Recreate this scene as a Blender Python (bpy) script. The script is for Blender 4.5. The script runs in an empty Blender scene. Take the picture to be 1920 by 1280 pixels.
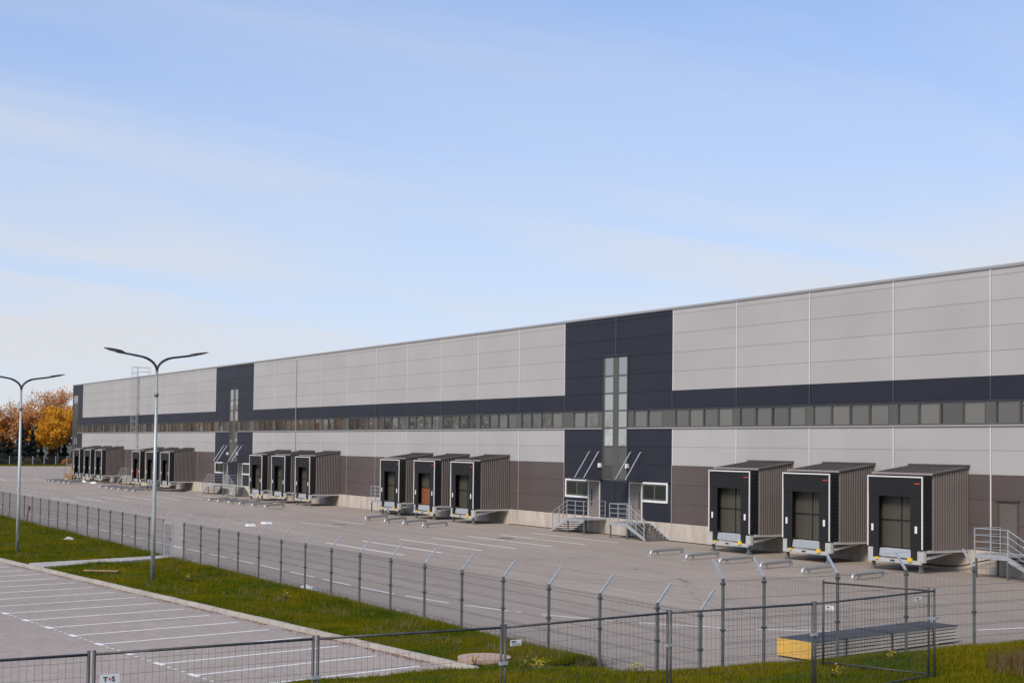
import bpy, math, random
import numpy as np
from mathutils import Matrix, Vector
R = math.radians
rng = random.Random(7)
nrg = np.random.default_rng(11)
sc = bpy.context.scene
col = sc.collection

# ------------------------------------------------------------------ camera
YAW, PITCH, ROLL = R(30.373), R(2.291), R(0.667)
CAM = Vector((0.0, -51.46, 5.55))
fw = Vector((-math.cos(YAW) * math.cos(PITCH), math.sin(YAW) * math.cos(PITCH), math.sin(PITCH)))
rt = Vector((math.sin(YAW), math.cos(YAW), 0.0))
up = rt.cross(fw)
rt2 = rt * math.cos(ROLL) + up * math.sin(ROLL)
up2 = up * math.cos(ROLL) - rt * math.sin(ROLL)
cd = bpy.data.cameras.new('camera')
cam = bpy.data.objects.new('camera', cd)
col.objects.link(cam)
cam.matrix_world = Matrix(((rt2.x, up2.x, -fw.x, CAM.x), (rt2.y, up2.y, -fw.y, CAM.y), (rt2.z, up2.z, -fw.z, CAM.z), (0, 0, 0, 1)))
cd.sensor_width = 36.0
cd.lens = 50.006
cd.shift_y = 0.0464
cd.clip_start = 0.1
cd.clip_end = 6000
sc.camera = cam

# ------------------------------------------------------------------ sky, sun, exposure
SUN_AZ, SUN_EL = R(150), R(41)      # clockwise from +Y
w = bpy.data.worlds.new('World')
sc.world = w
w.use_nodes = True
nt = w.node_tree
nt.nodes.clear()
def wn(t, **k):
    n = nt.nodes.new(t)
    for a, b in k.items():
        setattr(n, a, b)
    return n
out = wn('ShaderNodeOutputWorld')
bg = wn('ShaderNodeBackground')
bg.inputs['Strength'].default_value = 0.1
sky = wn('ShaderNodeTexSky', sky_type='NISHITA', sun_disc=False, sun_elevation=SUN_EL, sun_rotation=SUN_AZ, altitude=0.0,
         air_density=1.0, dust_density=0.2, ozone_density=3.0)
tc = wn('ShaderNodeTexCoord')
sep = wn('ShaderNodeSeparateXYZ')
nt.links.new(tc.outputs['Generated'], sep.inputs[0])
# thin high cloud: noise over the dome, stretched into long low veils
add = wn('ShaderNodeMath', operation='ADD'); add.inputs[1].default_value = 0.16
nt.links.new(sep.outputs['Z'], add.inputs[0])
mx = wn('ShaderNodeMath', operation='MAXIMUM'); mx.inputs[1].default_value = 0.05
nt.links.new(add.outputs[0], mx.inputs[0])
dx = wn('ShaderNodeMath', operation='DIVIDE'); dy = wn('ShaderNodeMath', operation='DIVIDE')
nt.links.new(sep.outputs['X'], dx.inputs[0]); nt.links.new(mx.outputs[0], dx.inputs[1])
nt.links.new(sep.outputs['Y'], dy.inputs[0]); nt.links.new(mx.outputs[0], dy.inputs[1])
cmb = wn('ShaderNodeCombineXYZ')
nt.links.new(dx.outputs[0], cmb.inputs[0]); nt.links.new(dy.outputs[0], cmb.inputs[1])
mp = wn('ShaderNodeMapping')
mp.inputs['Rotation'].default_value = (0, 0, R(-38))
mp.inputs['Scale'].default_value = (1.15, 0.42, 1)
nt.links.new(cmb.outputs[0], mp.inputs[0])
nz = wn('ShaderNodeTexNoise'); nz.inputs['Scale'].default_value = 1.1; nz.inputs['Detail'].default_value = 7; nz.inputs['Roughness'].default_value = 0.52
nz.inputs['Distortion'].default_value = 0.6
nt.links.new(mp.outputs[0], nz.inputs['Vector'])
rp = wn('ShaderNodeValToRGB')
rp.color_ramp.elements[0].position = 0.40; rp.color_ramp.elements[0].color = (0, 0, 0, 1)
rp.color_ramp.elements[1].position = 0.70; rp.color_ramp.elements[1].color = (1, 1, 1, 1)
nt.links.new(nz.outputs['Fac'], rp.inputs[0])
# the veil is seen edge-on low down, so it closes up towards the horizon
el = wn('ShaderNodeMapRange'); el.inputs['From Min'].default_value = 0.0; el.inputs['From Max'].default_value = 0.36
el.inputs['To Min'].default_value = 0.92; el.inputs['To Max'].default_value = 0.10
nt.links.new(sep.outputs['Z'], el.inputs['Value'])
el2 = wn('ShaderNodeMath', operation='POWER'); el2.inputs[1].default_value = 1.25
nt.links.new(el.outputs[0], el2.inputs[0])
cf = wn('ShaderNodeMath', operation='MULTIPLY_ADD'); cf.inputs[1].default_value = 0.72
nm = wn('ShaderNodeMath', operation='MULTIPLY')
el3 = wn('ShaderNodeMath', operation='ADD'); el3.inputs[1].default_value = 0.22
nt.links.new(el.outputs[0], el3.inputs[0]); nt.links.new(rp.outputs[0], nm.inputs[0]); nt.links.new(el3.outputs[0], nm.inputs[1])
nt.links.new(nm.outputs[0], cf.inputs[0])
half = wn('ShaderNodeMath', operation='MULTIPLY'); half.inputs[1].default_value = 0.84
nt.links.new(el2.outputs[0], half.inputs[0])
nt.links.new(half.outputs[0], cf.inputs[2])
cl = wn('ShaderNodeMath', operation='MINIMUM'); cl.inputs[1].default_value = 0.95
nt.links.new(cf.outputs[0], cl.inputs[0])
tint = wn('ShaderNodeMix', data_type='RGBA', blend_type='MULTIPLY')
tint.inputs['Factor'].default_value = 1.0
tint.inputs['B'].default_value = (1.20, 1.47, 1.98, 1)
gm = wn('ShaderNodeGamma'); gm.inputs['Gamma'].default_value = 0.62
nt.links.new(sky.outputs[0], gm.inputs['Color'])
nt.links.new(gm.outputs[0], tint.inputs['A'])
mix = wn('ShaderNodeMix', data_type='RGBA')
mix.inputs['B'].default_value = (4.40, 4.52, 4.82, 1)
nt.links.new(cl.outputs[0], mix.inputs['Factor'])
nt.links.new(tint.outputs['Result'], mix.inputs['A'])
nt.links.new(mix.outputs['Result'], bg.inputs['Color'])
nt.links.new(bg.outputs[0], out.inputs[0])

sl = bpy.data.lights.new('sun', 'SUN')
sl.energy = 2.1
sl.angle = R(24)
sl.color = (1.0, 0.89, 0.76)
sun = bpy.data.objects.new('sun', sl)
col.objects.link(sun)
sd = Vector((math.sin(SUN_AZ) * math.cos(SUN_EL), math.cos(SUN_AZ) * math.cos(SUN_EL), math.sin(SUN_EL)))
sun.rotation_euler = sd.to_track_quat('Z', 'Y').to_euler()
sun.location = (20, -60, 60)

sc.view_settings.view_transform = 'Standard'
sc.view_settings.look = 'None'
sc.view_settings.exposure = 0.70
sc.view_settings.gamma = 1.0
sc.view_settings.use_curve_mapping = False
sc.cycles.use_denoising = True
sc.cycles.max_bounces = 6

# ------------------------------------------------------------------ helpers
class MB:
    def __init__(s):
        s.v = []; s.f = []
    def box(s, x0, x1, y0, y1, z0, z1):
        n = len(s.v)
        s.v += [(x0, y0, z0), (x1, y0, z0), (x1, y1, z0), (x0, y1, z0), (x0, y0, z1), (x1, y0, z1), (x1, y1, z1), (x0, y1, z1)]
        s.f += [(n, n + 3, n + 2, n + 1), (n + 4, n + 5, n + 6, n + 7), (n, n + 1, n + 5, n + 4), (n + 1, n + 2, n + 6, n + 5), (n + 2, n + 3, n + 7, n + 6), (n + 3, n, n + 4, n + 7)]
        return s
    def hexa(s, p):
        n = len(s.v); s.v += [tuple(q) for q in p]
        s.f += [(n, n + 3, n + 2, n + 1), (n + 4, n + 5, n + 6, n + 7), (n, n + 1, n + 5, n + 4), (n + 1, n + 2, n + 6, n + 5), (n + 2, n + 3, n + 7, n + 6), (n + 3, n, n + 4, n + 7)]
        return s
    def bar(s, a, b, wd, ht, upv=(0, 0, 1)):
        a = Vector(a); b = Vector(b); d = (b - a).normalized(); u = Vector(upv)
        sd_ = d.cross(u)
        if sd_.length < 1e-5: sd_ = d.cross(Vector((1, 0, 0)))
        sd_.normalize(); u = sd_.cross(d)
        p = []
        for e, c in ((-1, a), (1, b)):
            for i, j in ((-1, -1), (1, -1), (1, 1), (-1, 1)):
                p.append(c + sd_ * (i * wd / 2) + u * (j * ht / 2))
        return s.hexa(p)
    def tube(s, path, rad, seg=8, cap=True):
        path = [Vector(p) for p in path]
        if not isinstance(rad, (list, tuple)): rad = [rad] * len(path)
        n0 = len(s.v); prev = None
        for i, p in enumerate(path):
            if i == 0: t = path[1] - p
            elif i == len(path) - 1: t = p - path[i - 1]
            else: t = (path[i + 1] - p).normalized() + (p - path[i - 1]).normalized()
            t.normalize()
            if prev is None:
                a = Vector((0, 0, 1)) if abs(t.z) < .9 else Vector((1, 0, 0))
                u = t.cross(a).normalized()
            else:
                u = prev - t * prev.dot(t)
                if u.length < 1e-6: u = t.cross(Vector((1, 0, 0)))
                u.normalize()
            prev = u; v_ = t.cross(u)
            for k in range(seg):
                an = 2 * math.pi * k / seg
                s.v.append(tuple(p + (u * math.cos(an) + v_ * math.sin(an)) * rad[i]))
        for i in range(len(path) - 1):
            for k in range(seg):
                a = n0 + i * seg + k; b = n0 + i * seg + (k + 1) % seg
                s.f.append((a, b, b + seg, a + seg))
        if cap:
            s.f.append(tuple(n0 + k for k in reversed(range(seg))))
            m = n0 + (len(path) - 1) * seg
            s.f.append(tuple(m + k for k in range(seg)))
        return s
    def poly(s, pts):
        n = len(s.v); s.v += [tuple(p) for p in pts]; s.f.append(tuple(range(n, n + len(pts)))); return s
    def prism(s, pts, z0, z1):
        n = len(s.v); m = len(pts)
        s.v += [(p[0], p[1], z0) for p in pts] + [(p[0], p[1], z1) for p in pts]
        s.f.append(tuple(n + m + k for k in range(m))); s.f.append(tuple(n + k for k in reversed(range(m))))
        for k in range(m):
            a = n + k; b = n + (k + 1) % m
            s.f.append((a, b, b + m, a + m))
        return s
    def mesh(s, name, mat, smooth=False):
        me = bpy.data.meshes.new(name)
        me.from_pydata(s.v, [], s.f)
        me.materials.append(mat)
        if smooth:
            me.polygons.foreach_set('use_smooth', [True] * len(me.polygons))
        me.update()
        return me

def wloc(o):
    v = Vector((0, 0, 0))
    while o:
        v += o.location; o = o.parent
    return v
def link(name, me, parent=None, loc=None, rotz=0.0):
    """loc: world position; mesh coordinates are relative to it"""
    o = bpy.data.objects.new(name, me)
    col.objects.link(o)
    o.parent = parent
    p = Vector(loc) if loc is not None else Vector((0, 0, 0))
    if parent: p = p - wloc(parent)
    o.location = p
    if rotz: o.rotation_euler = (0, 0, rotz)
    return o
def tag(o, label=None, cat=None, group=None, kind=None):
    if label: o['label'] = label
    if cat: o['category'] = cat
    if group: o['group'] = group
    if kind: o['kind'] = kind
    return o
def thing(name, loc, label, cat, group=None, rotz=0.0):
    o = link(name, None, None, loc, rotz)
    o.empty_display_size = .3
    return tag(o, label, cat, group)
def place(name, proto, loc, label, cat, group=None, rotz=0.0):
    """proto: list of (part name, mesh, [(sub-part name, mesh)])"""
    r = thing(name, loc, label, cat, group, rotz)
    for pn, me, subs in proto:
        p = bpy.data.objects.new(pn, me); col.objects.link(p); p.parent = r
        for sn, sm in subs:
            q = bpy.data.objects.new(sn, sm); col.objects.link(q); q.parent = p
    return r

# ------------------------------------------------------------------ materials
def mat(name, c, rough=.6, metal=0.0, c2=None, scale=1.0, detail=4, bump=0.0, bscale=40.0, spec=.5, rand=0.0, stretch=(1, 1, 1), ramp=(.35, .65), transl=0.0, coat=0.0):
    m = bpy.data.materials.new(name); m.use_nodes = True
    t = m.node_tree; b = t.nodes['Principled BSDF']
    b.inputs['Base Color'].default_value = (*c, 1); b.inputs['Roughness'].default_value = rough
    b.inputs['Metallic'].default_value = metal; b.inputs['Specular IOR Level'].default_value = spec
    b.inputs['Coat Weight'].default_value = coat
    src = None
    g = t.nodes.new('ShaderNodeNewGeometry')
    mpn = t.nodes.new('ShaderNodeMapping'); mpn.inputs['Scale'].default_value = stretch
    t.links.new(g.outputs['Position'], mpn.inputs[0])
    if c2 is not None:
        n = t.nodes.new('ShaderNodeTexNoise'); n.inputs['Scale'].default_value = scale; n.inputs['Detail'].default_value = detail
        n.inputs['Roughness'].default_value = .6
        t.links.new(mpn.outputs[0], n.inputs['Vector'])
        r_ = t.nodes.new('ShaderNodeValToRGB')
        r_.color_ramp.elements[0].position = ramp[0]; r_.color_ramp.elements[0].color = (*c, 1)
        r_.color_ramp.elements[1].position = ramp[1]; r_.color_ramp.elements[1].color = (*c2, 1)
        t.links.new(n.outputs['Fac'], r_.inputs[0]); src = r_.outputs[0]
    if rand:
        oi = t.nodes.new('ShaderNodeObjectInfo')
        mr = t.nodes.new('ShaderNodeMapRange'); mr.inputs['To Min'].default_value = 1 - rand; mr.inputs['To Max'].default_value = 1 + rand
        t.links.new(oi.outputs['Random'], mr.inputs['Value'])
        hs = t.nodes.new('ShaderNodeHueSaturation')
        if src: t.links.new(src, hs.inputs['Color'])
        else: hs.inputs['Color'].default_value = (*c, 1)
        t.links.new(mr.outputs[0], hs.inputs['Value']); src = hs.outputs[0]
    if src: t.links.new(src, b.inputs['Base Color'])
    if bump:
        n2 = t.nodes.new('ShaderNodeTexNoise'); n2.inputs['Scale'].default_value = bscale; n2.inputs['Detail'].default_value = 3
        t.links.new(g.outputs['Position'], n2.inputs['Vector'])
        bp = t.nodes.new('ShaderNodeBump'); bp.inputs['Strength'].default_value = bump; bp.inputs['Distance'].default_value = .02
        t.links.new(n2.outputs['Fac'], bp.inputs['Height']); t.links.new(bp.outputs[0], b.inputs['Normal'])
    if transl:
        tr = t.nodes.new('ShaderNodeBsdfTranslucent')
        if src: t.links.new(src, tr.inputs[0])
        else: tr.inputs[0].default_value = (*c, 1)
        ms = t.nodes.new('ShaderNodeMixShader'); ms.inputs[0].default_value = transl
        o_ = t.nodes['Material Output']
        t.links.new(b.outputs[0], ms.inputs[1]); t.links.new(tr.outputs[0], ms.inputs[2]); t.links.new(ms.outputs[0], o_.inputs[0])
    return m

def glass_mat(name, base, refl, tintc):
    m = bpy.data.materials.new(name); m.use_nodes = True
    t = m.node_tree; b = t.nodes['Principled BSDF']
    b.inputs['Base Color'].default_value = (*base, 1); b.inputs['Roughness'].default_value = .25
    gl = t.nodes.new('ShaderNodeBsdfGlossy'); gl.inputs['Roughness'].default_value = .012; gl.inputs['Color'].default_value = (*tintc, 1)
    fr = t.nodes.new('ShaderNodeLayerWeight'); fr.inputs['Blend'].default_value = .42
    mr = t.nodes.new('ShaderNodeMapRange'); mr.inputs['To Min'].default_value = refl[0]; mr.inputs['To Max'].default_value = refl[1]
    t.links.new(fr.outputs['Fresnel'], mr.inputs['Value'])
    ms = t.nodes.new('ShaderNodeMixShader')
    t.links.new(mr.outputs[0], ms.inputs[0]); t.links.new(b.outputs[0], ms.inputs[1]); t.links.new(gl.outputs[0], ms.inputs[2])
    g = t.nodes.new('ShaderNodeNewGeometry')
    n2 = t.nodes.new('ShaderNodeTexNoise'); n2.inputs['Scale'].default_value = .7
    t.links.new(g.outputs['Position'], n2.inputs['Vector'])
    bp = t.nodes.new('ShaderNodeBump'); bp.inputs['Strength'].default_value = .05; bp.inputs['Distance'].default_value = .02
    t.links.new(n2.outputs['Fac'], bp.inputs['Height']); t.links.new(bp.outputs[0], gl.inputs['Normal'])
    oi = t.nodes.new('ShaderNodeObjectInfo'); m2 = t.nodes.new('ShaderNodeMapRange'); m2.inputs['To Min'].default_value = .25; m2.inputs['To Max'].default_value = 2.3
    t.links.new(oi.outputs['Random'], m2.inputs['Value'])
    hs = t.nodes.new('ShaderNodeHueSaturation'); hs.inputs['Color'].default_value = (*base, 1)
    t.links.new(m2.outputs[0], hs.inputs['Value']); t.links.new(hs.outputs[0], b.inputs['Base Color'])
    t.links.new(ms.outputs[0], t.nodes['Material Output'].inputs[0])
    return m

def paver_mat(name, ca, cb, bw, bh, rot, joint, wear):
    """small concrete blocks too fine to build: block pattern, blotches of wear"""
    m = bpy.data.materials.new(name); m.use_nodes = True
    t = m.node_tree; b = t.nodes['Principled BSDF']; b.inputs['Roughness'].default_value = .82; b.inputs['Specular IOR Level'].default_value = .3
    g = t.nodes.new('ShaderNodeNewGeometry')
    mpn = t.nodes.new('ShaderNodeMapping'); mpn.inputs['Rotation'].default_value = (0, 0, rot)
    t.links.new(g.outputs['Position'], mpn.inputs[0])
    br = t.nodes.new('ShaderNodeTexBrick'); br.inputs['Scale'].default_value = 1.0
    br.inputs['Brick Width'].default_value = bw; br.inputs['Row Height'].default_value = bh; br.inputs['Mortar Size'].default_value = .006
    br.inputs['Color1'].default_value = (*ca, 1); br.inputs['Color2'].default_value = (*cb, 1)
    br.inputs['Mortar'].default_value = (*joint, 1); br.inputs['Mortar Smooth'].default_value = .2
    t.links.new(mpn.outputs[0], br.inputs['Vector'])
    prev = br.outputs['Color']
    for sca, lo, hi, st in wear:
        mp2 = t.nodes.new('ShaderNodeMapping'); mp2.inputs['Scale'].default_value = st
        t.links.new(mpn.outputs[0], mp2.inputs[0])
        n = t.nodes.new('ShaderNodeTexNoise'); n.inputs['Scale'].default_value = sca; n.inputs['Detail'].default_value = 6; n.inputs['Roughness'].default_value = .62
        t.links.new(mp2.outputs[0], n.inputs['Vector'])
        mr = t.nodes.new('ShaderNodeMapRange'); mr.inputs['From Min'].default_value = .3; mr.inputs['From Max'].default_value = .7
        mr.inputs['To Min'].default_value = lo; mr.inputs['To Max'].default_value = hi
        t.links.new(n.outputs['Fac'], mr.inputs['Value'])
        hs = t.nodes.new('ShaderNodeHueSaturation')
        t.links.new(prev, hs.inputs['Color']); t.links.new(mr.outputs[0], hs.inputs['Value']); prev = hs.outputs[0]
    t.links.new(prev, b.inputs['Base Color'])
    bp = t.nodes.new('ShaderNodeBump'); bp.inputs['Strength'].default_value = .5; bp.inputs['Distance'].default_value = .006
    t.links.new(br.outputs['Fac'], bp.inputs['Height']); bp.invert = True
    t.links.new(bp.outputs[0], b.inputs['Normal'])
    return m

M = {}
M['light'] = mat('light_grey_cladding', (.40, .386, .372), .5, c2=(.43, .416, .402), scale=.25, rand=.025, spec=.22, bump=.10, bscale=.9)
M['dark'] = mat('anthracite_cladding', (.020, .0215, .031), .5, c2=(.0235, .025, .036), scale=.3, rand=.07, spec=.28, bump=.10, bscale=.9)
M['brown'] = mat('taupe_cladding', (.098, .079, .072), .5, c2=(.112, .091, .083), scale=.3, rand=.03, spec=.25)
M['trim'] = mat('pale_joint_cover', (.62, .60, .575), .4)
M['dtrim'] = mat('dark_joint_cover', (.045, .048, .062), .4)
M['btrim'] = mat('taupe_joint_cover', (.30, .265, .245), .4)
M['core'] = mat('backing_steel', (.30, .29, .28), .7)
M['frame'] = mat('window_frame_grey', (.085, .083, .072), .45, rand=.04)
M['spandrel'] = mat('spandrel_grey', (.098, .096, .086), .4, rand=.04)
M['coping'] = mat('coping_steel', (.42, .41, .40), .38, metal=.3)
M['roof'] = mat('roof_membrane', (.30, .30, .30), .85)
M['concrete'] = mat('cast_concrete', (.40, .345, .285), .85, c2=(.56, .50, .425), scale=1.1, detail=6, stretch=(1.6, 1, .35), bump=.25, bscale=14)
M['glass'] = glass_mat('tinted_glass', (.050, .047, .041), (.10, .95), (.74, .70, .65))
M['glasslow'] = glass_mat('office_glass', (.012, .018, .013), (.03, .5), (.6, .62, .58))
M['panedaylit'] = glass_mat('daylit_stair_glass', (.20, .21, .20), (.16, .9), (.9, .92, .9))  # pale base colour stands in for daylight seen through the panes
M['white'] = mat('white_paint', (.80, .79, .77), .45, c2=(.72, .71, .69), scale=2)
M['door'] = mat('taupe_door_paint', (.19, .165, .148), .45)
M['door2'] = mat('brown_door_paint', (.125, .105, .09), .5)
M['black'] = mat('black_fabric', (.0055, .0052, .0058), .68, c2=(.0095, .009, .0095), scale=1.4, bump=.3, bscale=3)
M['rubber'] = mat('black_rubber', (.012, .012, .012), .7)
M['blackfold'] = mat('folded_black_fabric', (.012, .012, .012), .55)
M['rib'] = mat('ribbed_brown_sheet', (.175, .151, .138), .5, c2=(.195, .169, .155), scale=.6, rand=.03)
M['dockroof'] = mat('dark_brown_roof_sheet', (.075, .064, .060), .45, c2=(.088, .075, .07), scale=.8)
M['gate'] = mat('olive_gate_sheet', (.085, .078, .060), .5, rand=.06)
M['orange'] = mat('rust_orange_board', (.26, .075, .022), .7, c2=(.20, .055, .018), scale=3)
M['galv'] = mat('galvanised_steel', (.42, .44, .46), .42, metal=.45, c2=(.50, .52, .53), scale=6, rand=.05)
M['galvd'] = mat('weathered_galvanised_post', (.125, .133, .13), .5, metal=.35, c2=(.175, .185, .18), scale=5, rand=.06)
M['steelpaint'] = mat('pale_grey_steel_paint', (.42, .43, .41), .5, c2=(.48, .485, .465), scale=3)
M['yellow'] = mat('yellow_paint', (.80, .50, .02), .5)
M['red'] = mat('red_print', (.55, .06, .03), .5)
M['tube'] = mat('zinc_tube', (.50, .51, .51), .38, metal=.55, c2=(.42, .43, .44), scale=5)
M['pole'] = mat('lamp_pole_zinc', (.40, .415, .40), .42, metal=.4, c2=(.34, .355, .34), scale=3)
M['lampblack'] = mat('dark_housing_and_arm_silhouette', (.022, .024, .028), .45)
M['lampglass'] = mat('lamp_lens', (.55, .56, .55), .2)
M['wire'] = mat('dark_fence_wire', (.085, .087, .085), .5, metal=.3)
M['wirefine'] = mat('zinc_fence_wire', (.10, .10, .098), .5, metal=.3)
M['tframe'] = mat('temporary_fence_tube', (.050, .050, .051), .5, metal=.3, c2=(.085, .083, .083), scale=4)
M['paint'] = mat('road_paint', (.80, .79, .76), .7, c2=(.60, .59, .57), scale=5, detail=8, ramp=(.5, .8))
M['paint2'] = mat('worn_road_paint', (.80, .78, .75), .75, c2=(.42, .39, .36), scale=3, detail=8, ramp=(.48, .85))
M['paint3'] = mat('yellowed_road_paint', (.44, .405, .35), .8, c2=(.33, .305, .275), scale=1.5, detail=8)
M['kerb'] = mat('kerb_concrete', (.36, .325, .28), .85, c2=(.43, .395, .35), scale=2.5, rand=.07, bump=.2, bscale=25)
M['path'] = mat('path_concrete', (.42, .39, .35), .85, c2=(.36, .335, .30), scale=1.5, rand=.05)
M['yard'] = paver_mat('yard_blocks', (.345, .288, .235), (.365, .306, .251), .2, .1, 0.0, (.262, .218, .178),
                      [(.055, .90, 1.09, (.5, 1.9, 1)), (.32, .90, 1.08, (.22, 2.0, 1)), (1.6, .93, 1.07, (.4, 1.8, 1)), (9, .92, 1.08, (1, 1, 1))])
M['lot'] = paver_mat('lot_blocks', (.345, .289, .243), (.385, .324, .273), .2, .1, R(-6.3 + 45), (.20, .166, .138),
                     [(.12, .92, 1.08, (1, 1, 1)), (.7, .93, 1.07, (1, 1, 1)), (5, .84, 1.15, (1.7, .6, 1)), (16, .90, 1.10, (1, 1, 1))])
M['ground'] = mat('rough_ground', (.045, .06, .018), .95, c2=(.085, .08, .035), scale=.15, detail=6)
M['soil'] = mat('grassy_soil', (.038, .048, .004), .95, spec=.1, c2=(.080, .062, .010), scale=.7, detail=6, bump=.5, bscale=12)
M['tyre'] = mat('tyre_rubber_trace', (.262, .220, .184), .85, c2=(.345, .288, .235), scale=.9, detail=9, ramp=(.42, .56))
M['manhole'] = mat('cast_iron_cover', (.11, .095, .085), .6)
M['ring'] = mat('concrete_ring', (.44, .30, .225), .85, c2=(.37, .255, .195), scale=4)
M['wood'] = mat('raw_timber', (.26, .15, .075), .75, c2=(.34, .21, .12), scale=4, rand=.12)
M['darkwood'] = mat('dark_timber', (.045, .036, .042), .7, c2=(.07, .056, .06), scale=3)
M['wool'] = mat('yellow_mineral_wool', (.74, .43, .075), .95, c2=(.82, .52, .12), scale=9, bump=.6, bscale=60)
M['cream'] = mat('cream_sheet', (.62, .56, .46), .5, c2=(.66, .60, .50), scale=2, rand=.03)
M['film'] = mat('dark_stack_top_and_gap', (.040, .042, .052), .42, c2=(.052, .055, .066), scale=1.2)
M['bag'] = mat('white_plastic', (.72, .71, .70), .55)
M['cable'] = mat('black_cable', (.012, .012, .012), .5)
M['redpipe'] = mat('red_plastic_pipe', (.42, .03, .05), .5)
M['signw'] = mat('white_sign', (.75, .75, .74), .5)
M['signk'] = mat('black_print', (.015, .015, .018), .6)
M['signg'] = mat('grey_print', (.42, .42, .42), .6)
M['stone'] = mat('pale_stone', (.50, .46, .40), .8, c2=(.40, .36, .31), scale=6)
M['bark'] = mat('bark', (.055, .042, .034), .9, c2=(.085, .066, .052), scale=3)
M['grass'] = mat('grass_blades', (.072, .114, .003), .75, c2=(.23, .175, .006), scale=.42, detail=9, transl=.3, spec=.08, ramp=(.36, .72))
M['grass2'] = mat('long_grass_blades', (.105, .118, .016), .75, c2=(.20, .155, .05), scale=1.2, detail=4, transl=.3)
M['flower'] = mat('yellow_petals', (.75, .55, .04), .6, transl=.3)
M['weed'] = mat('reddish_weed', (.10, .055, .022), .8, c2=(.15, .10, .03), scale=2, transl=.2)
LEAF = {}
LEAF['amber'] = mat('amber_leaves', (.62, .25, .012), .7, c2=(.72, .42, .02), scale=.7, detail=5, transl=.35, ramp=(.38, .62))
LEAF['orange'] = mat('orange_leaves', (.52, .18, .022), .7, c2=(.60, .28, .035), scale=.7, detail=5, transl=.35, ramp=(.38, .62))
LEAF['pink'] = mat('faded_orange_leaves', (.60, .30, .13), .7, c2=(.68, .38, .15), scale=.7, detail=5, transl=.35)
LEAF['russet'] = mat('russet_leaves', (.34, .13, .03), .7, c2=(.44, .18, .04), scale=.7, detail=5, transl=.3)
LEAF['olive'] = mat('olive_leaves', (.09, .085, .02), .7, c2=(.14, .10, .025), scale=.7, detail=5, transl=.3)
LEAF['spruce'] = mat('spruce_needles', (.010, .016, .013), .8, c2=(.017, .025, .018), scale=1.5, detail=4)

# ------------------------------------------------------------------ ground, yard, road paint
def sheet(name, pts, z, m, kind='structure', label=None):
    o = link(name, MB().poly([(p[0], p[1], z) for p in pts]).mesh(name, m), None, (0, 0, 0))
    return tag(o, label, None, None, kind)
sheet('ground', [(-2500, -1800), (1500, -1800), (1500, 2500), (-2500, 2500)], -.05, M['ground'])
sheet('yard_pavement', [(-319, -31.2), (60, -31.2), (60, .3), (-218, .3), (-218, 95), (-337, 95), (-319, 24)], 0.0, M['yard'])
def ky(x): return -38.53 + (x + 68.26) * .110            # kerb line between car park and verge
KX0, KX1 = -128.0, -30.75
sheet('car_park', [(KX0, ky(KX0) - .02), (KX0, -80), (KX1 + 2.2, -80), (KX1, ky(KX1) - .02)], .004, M['lot'])

def stripe(b, a, c, wd, z):
    a = Vector((a[0], a[1], 0)); c = Vector((c[0], c[1], 0)); d = (c - a).normalized(); s_ = Vector((-d.y, d.x, 0)) * wd / 2
    b.poly([(p.x, p.y, z) for p in (a - s_, c - s_, c + s_, a + s_)])
marks = thing('road_marking', (-60, -20, 0), 'white and yellowed painted lines on the lorry yard paving', 'road marking')
marks['kind'] = 'structure'
def mark(a, c, wd, m, z=.004, parent=None, name='painted_line'):
    b = MB(); stripe(b, a, c, wd, z)
    me = b.mesh(name, m)
    pl = wloc(parent or marks)
    for v in me.vertices: v.co -= pl
    o = bpy.data.objects.new(name, me); col.objects.link(o); o.parent = parent or marks
    return o
# dashed lane line that runs along the fence and swings away to the right
lane = [(-300, -28.45), (-50.5, -28.4), (-47.6, -28.2), (-44.96, -27.9), (-41.7, -27.2), (-38.5, -25.9), (-35.5, -23.9), (-32.9, -21.2), (-31.3, -17.6), (-30.7, -14.3), (-30.5, -9)]
seg = []
acc = 0.0
for i in range(len(lane) - 1):
    a = Vector(lane[i]); b_ = Vector(lane[i + 1]); L = (b_ - a).length; seg.append((acc, a, b_, L)); acc += L
def lane_at(s):
    for s0, a, b_, L in seg:
        if s <= s0 + L: return a + (b_ - a) * ((s - s0) / L)
    return Vector(lane[-1])
s = 238.2 - 3.62 * 60
n = 0
while s < acc:
    a = lane_at(s); c = lane_at(min(s + 2.8, acc))
    if a.x > -215: mark(a, c, .13, M['paint'])
    s += 3.62
# oblique lorry bays
for dxo in (0.0, -68.4):
    for i, y in enumerate((-19.8, -17.26, -14.57, -12.12, -9.4, -6.78, -4.08)):
        x0 = -74.5 - (y + 19.8) * .24
        mark((x0 + dxo, y - .03), (x0 + 9.75 + dxo, y + .06), .17, M['paint2'])
    if dxo == 0: mark((-69.5, -19.8), (-73.45, -4.2), .10, M['paint3'], .008)
for a, c in (((-79.4, -19.9), (-84.5, -1.9)), ((-59.7, -19.95), (-62.6, -6.0)), ((-147.6, -19.9), (-153, -2.2))):
    mark(a, c, .12, M['paint3'])
for a, c in (((-94.35, -13.27), (-88.2, -12.9)), ((-96.1, -10.2), (-90.6, -10.1)), ((-212.6, -11.5), (-202.2, -12.6)), ((-212.4, -8.9), (-205, -9.6)), ((-213.8, -6.5), (-205, -7.1))):
    mark(a, c, .13, M['paint2'])
mark((-87.5, -14.6), (-89.05, -10.4), .10, M['paint3'], .008)
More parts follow.
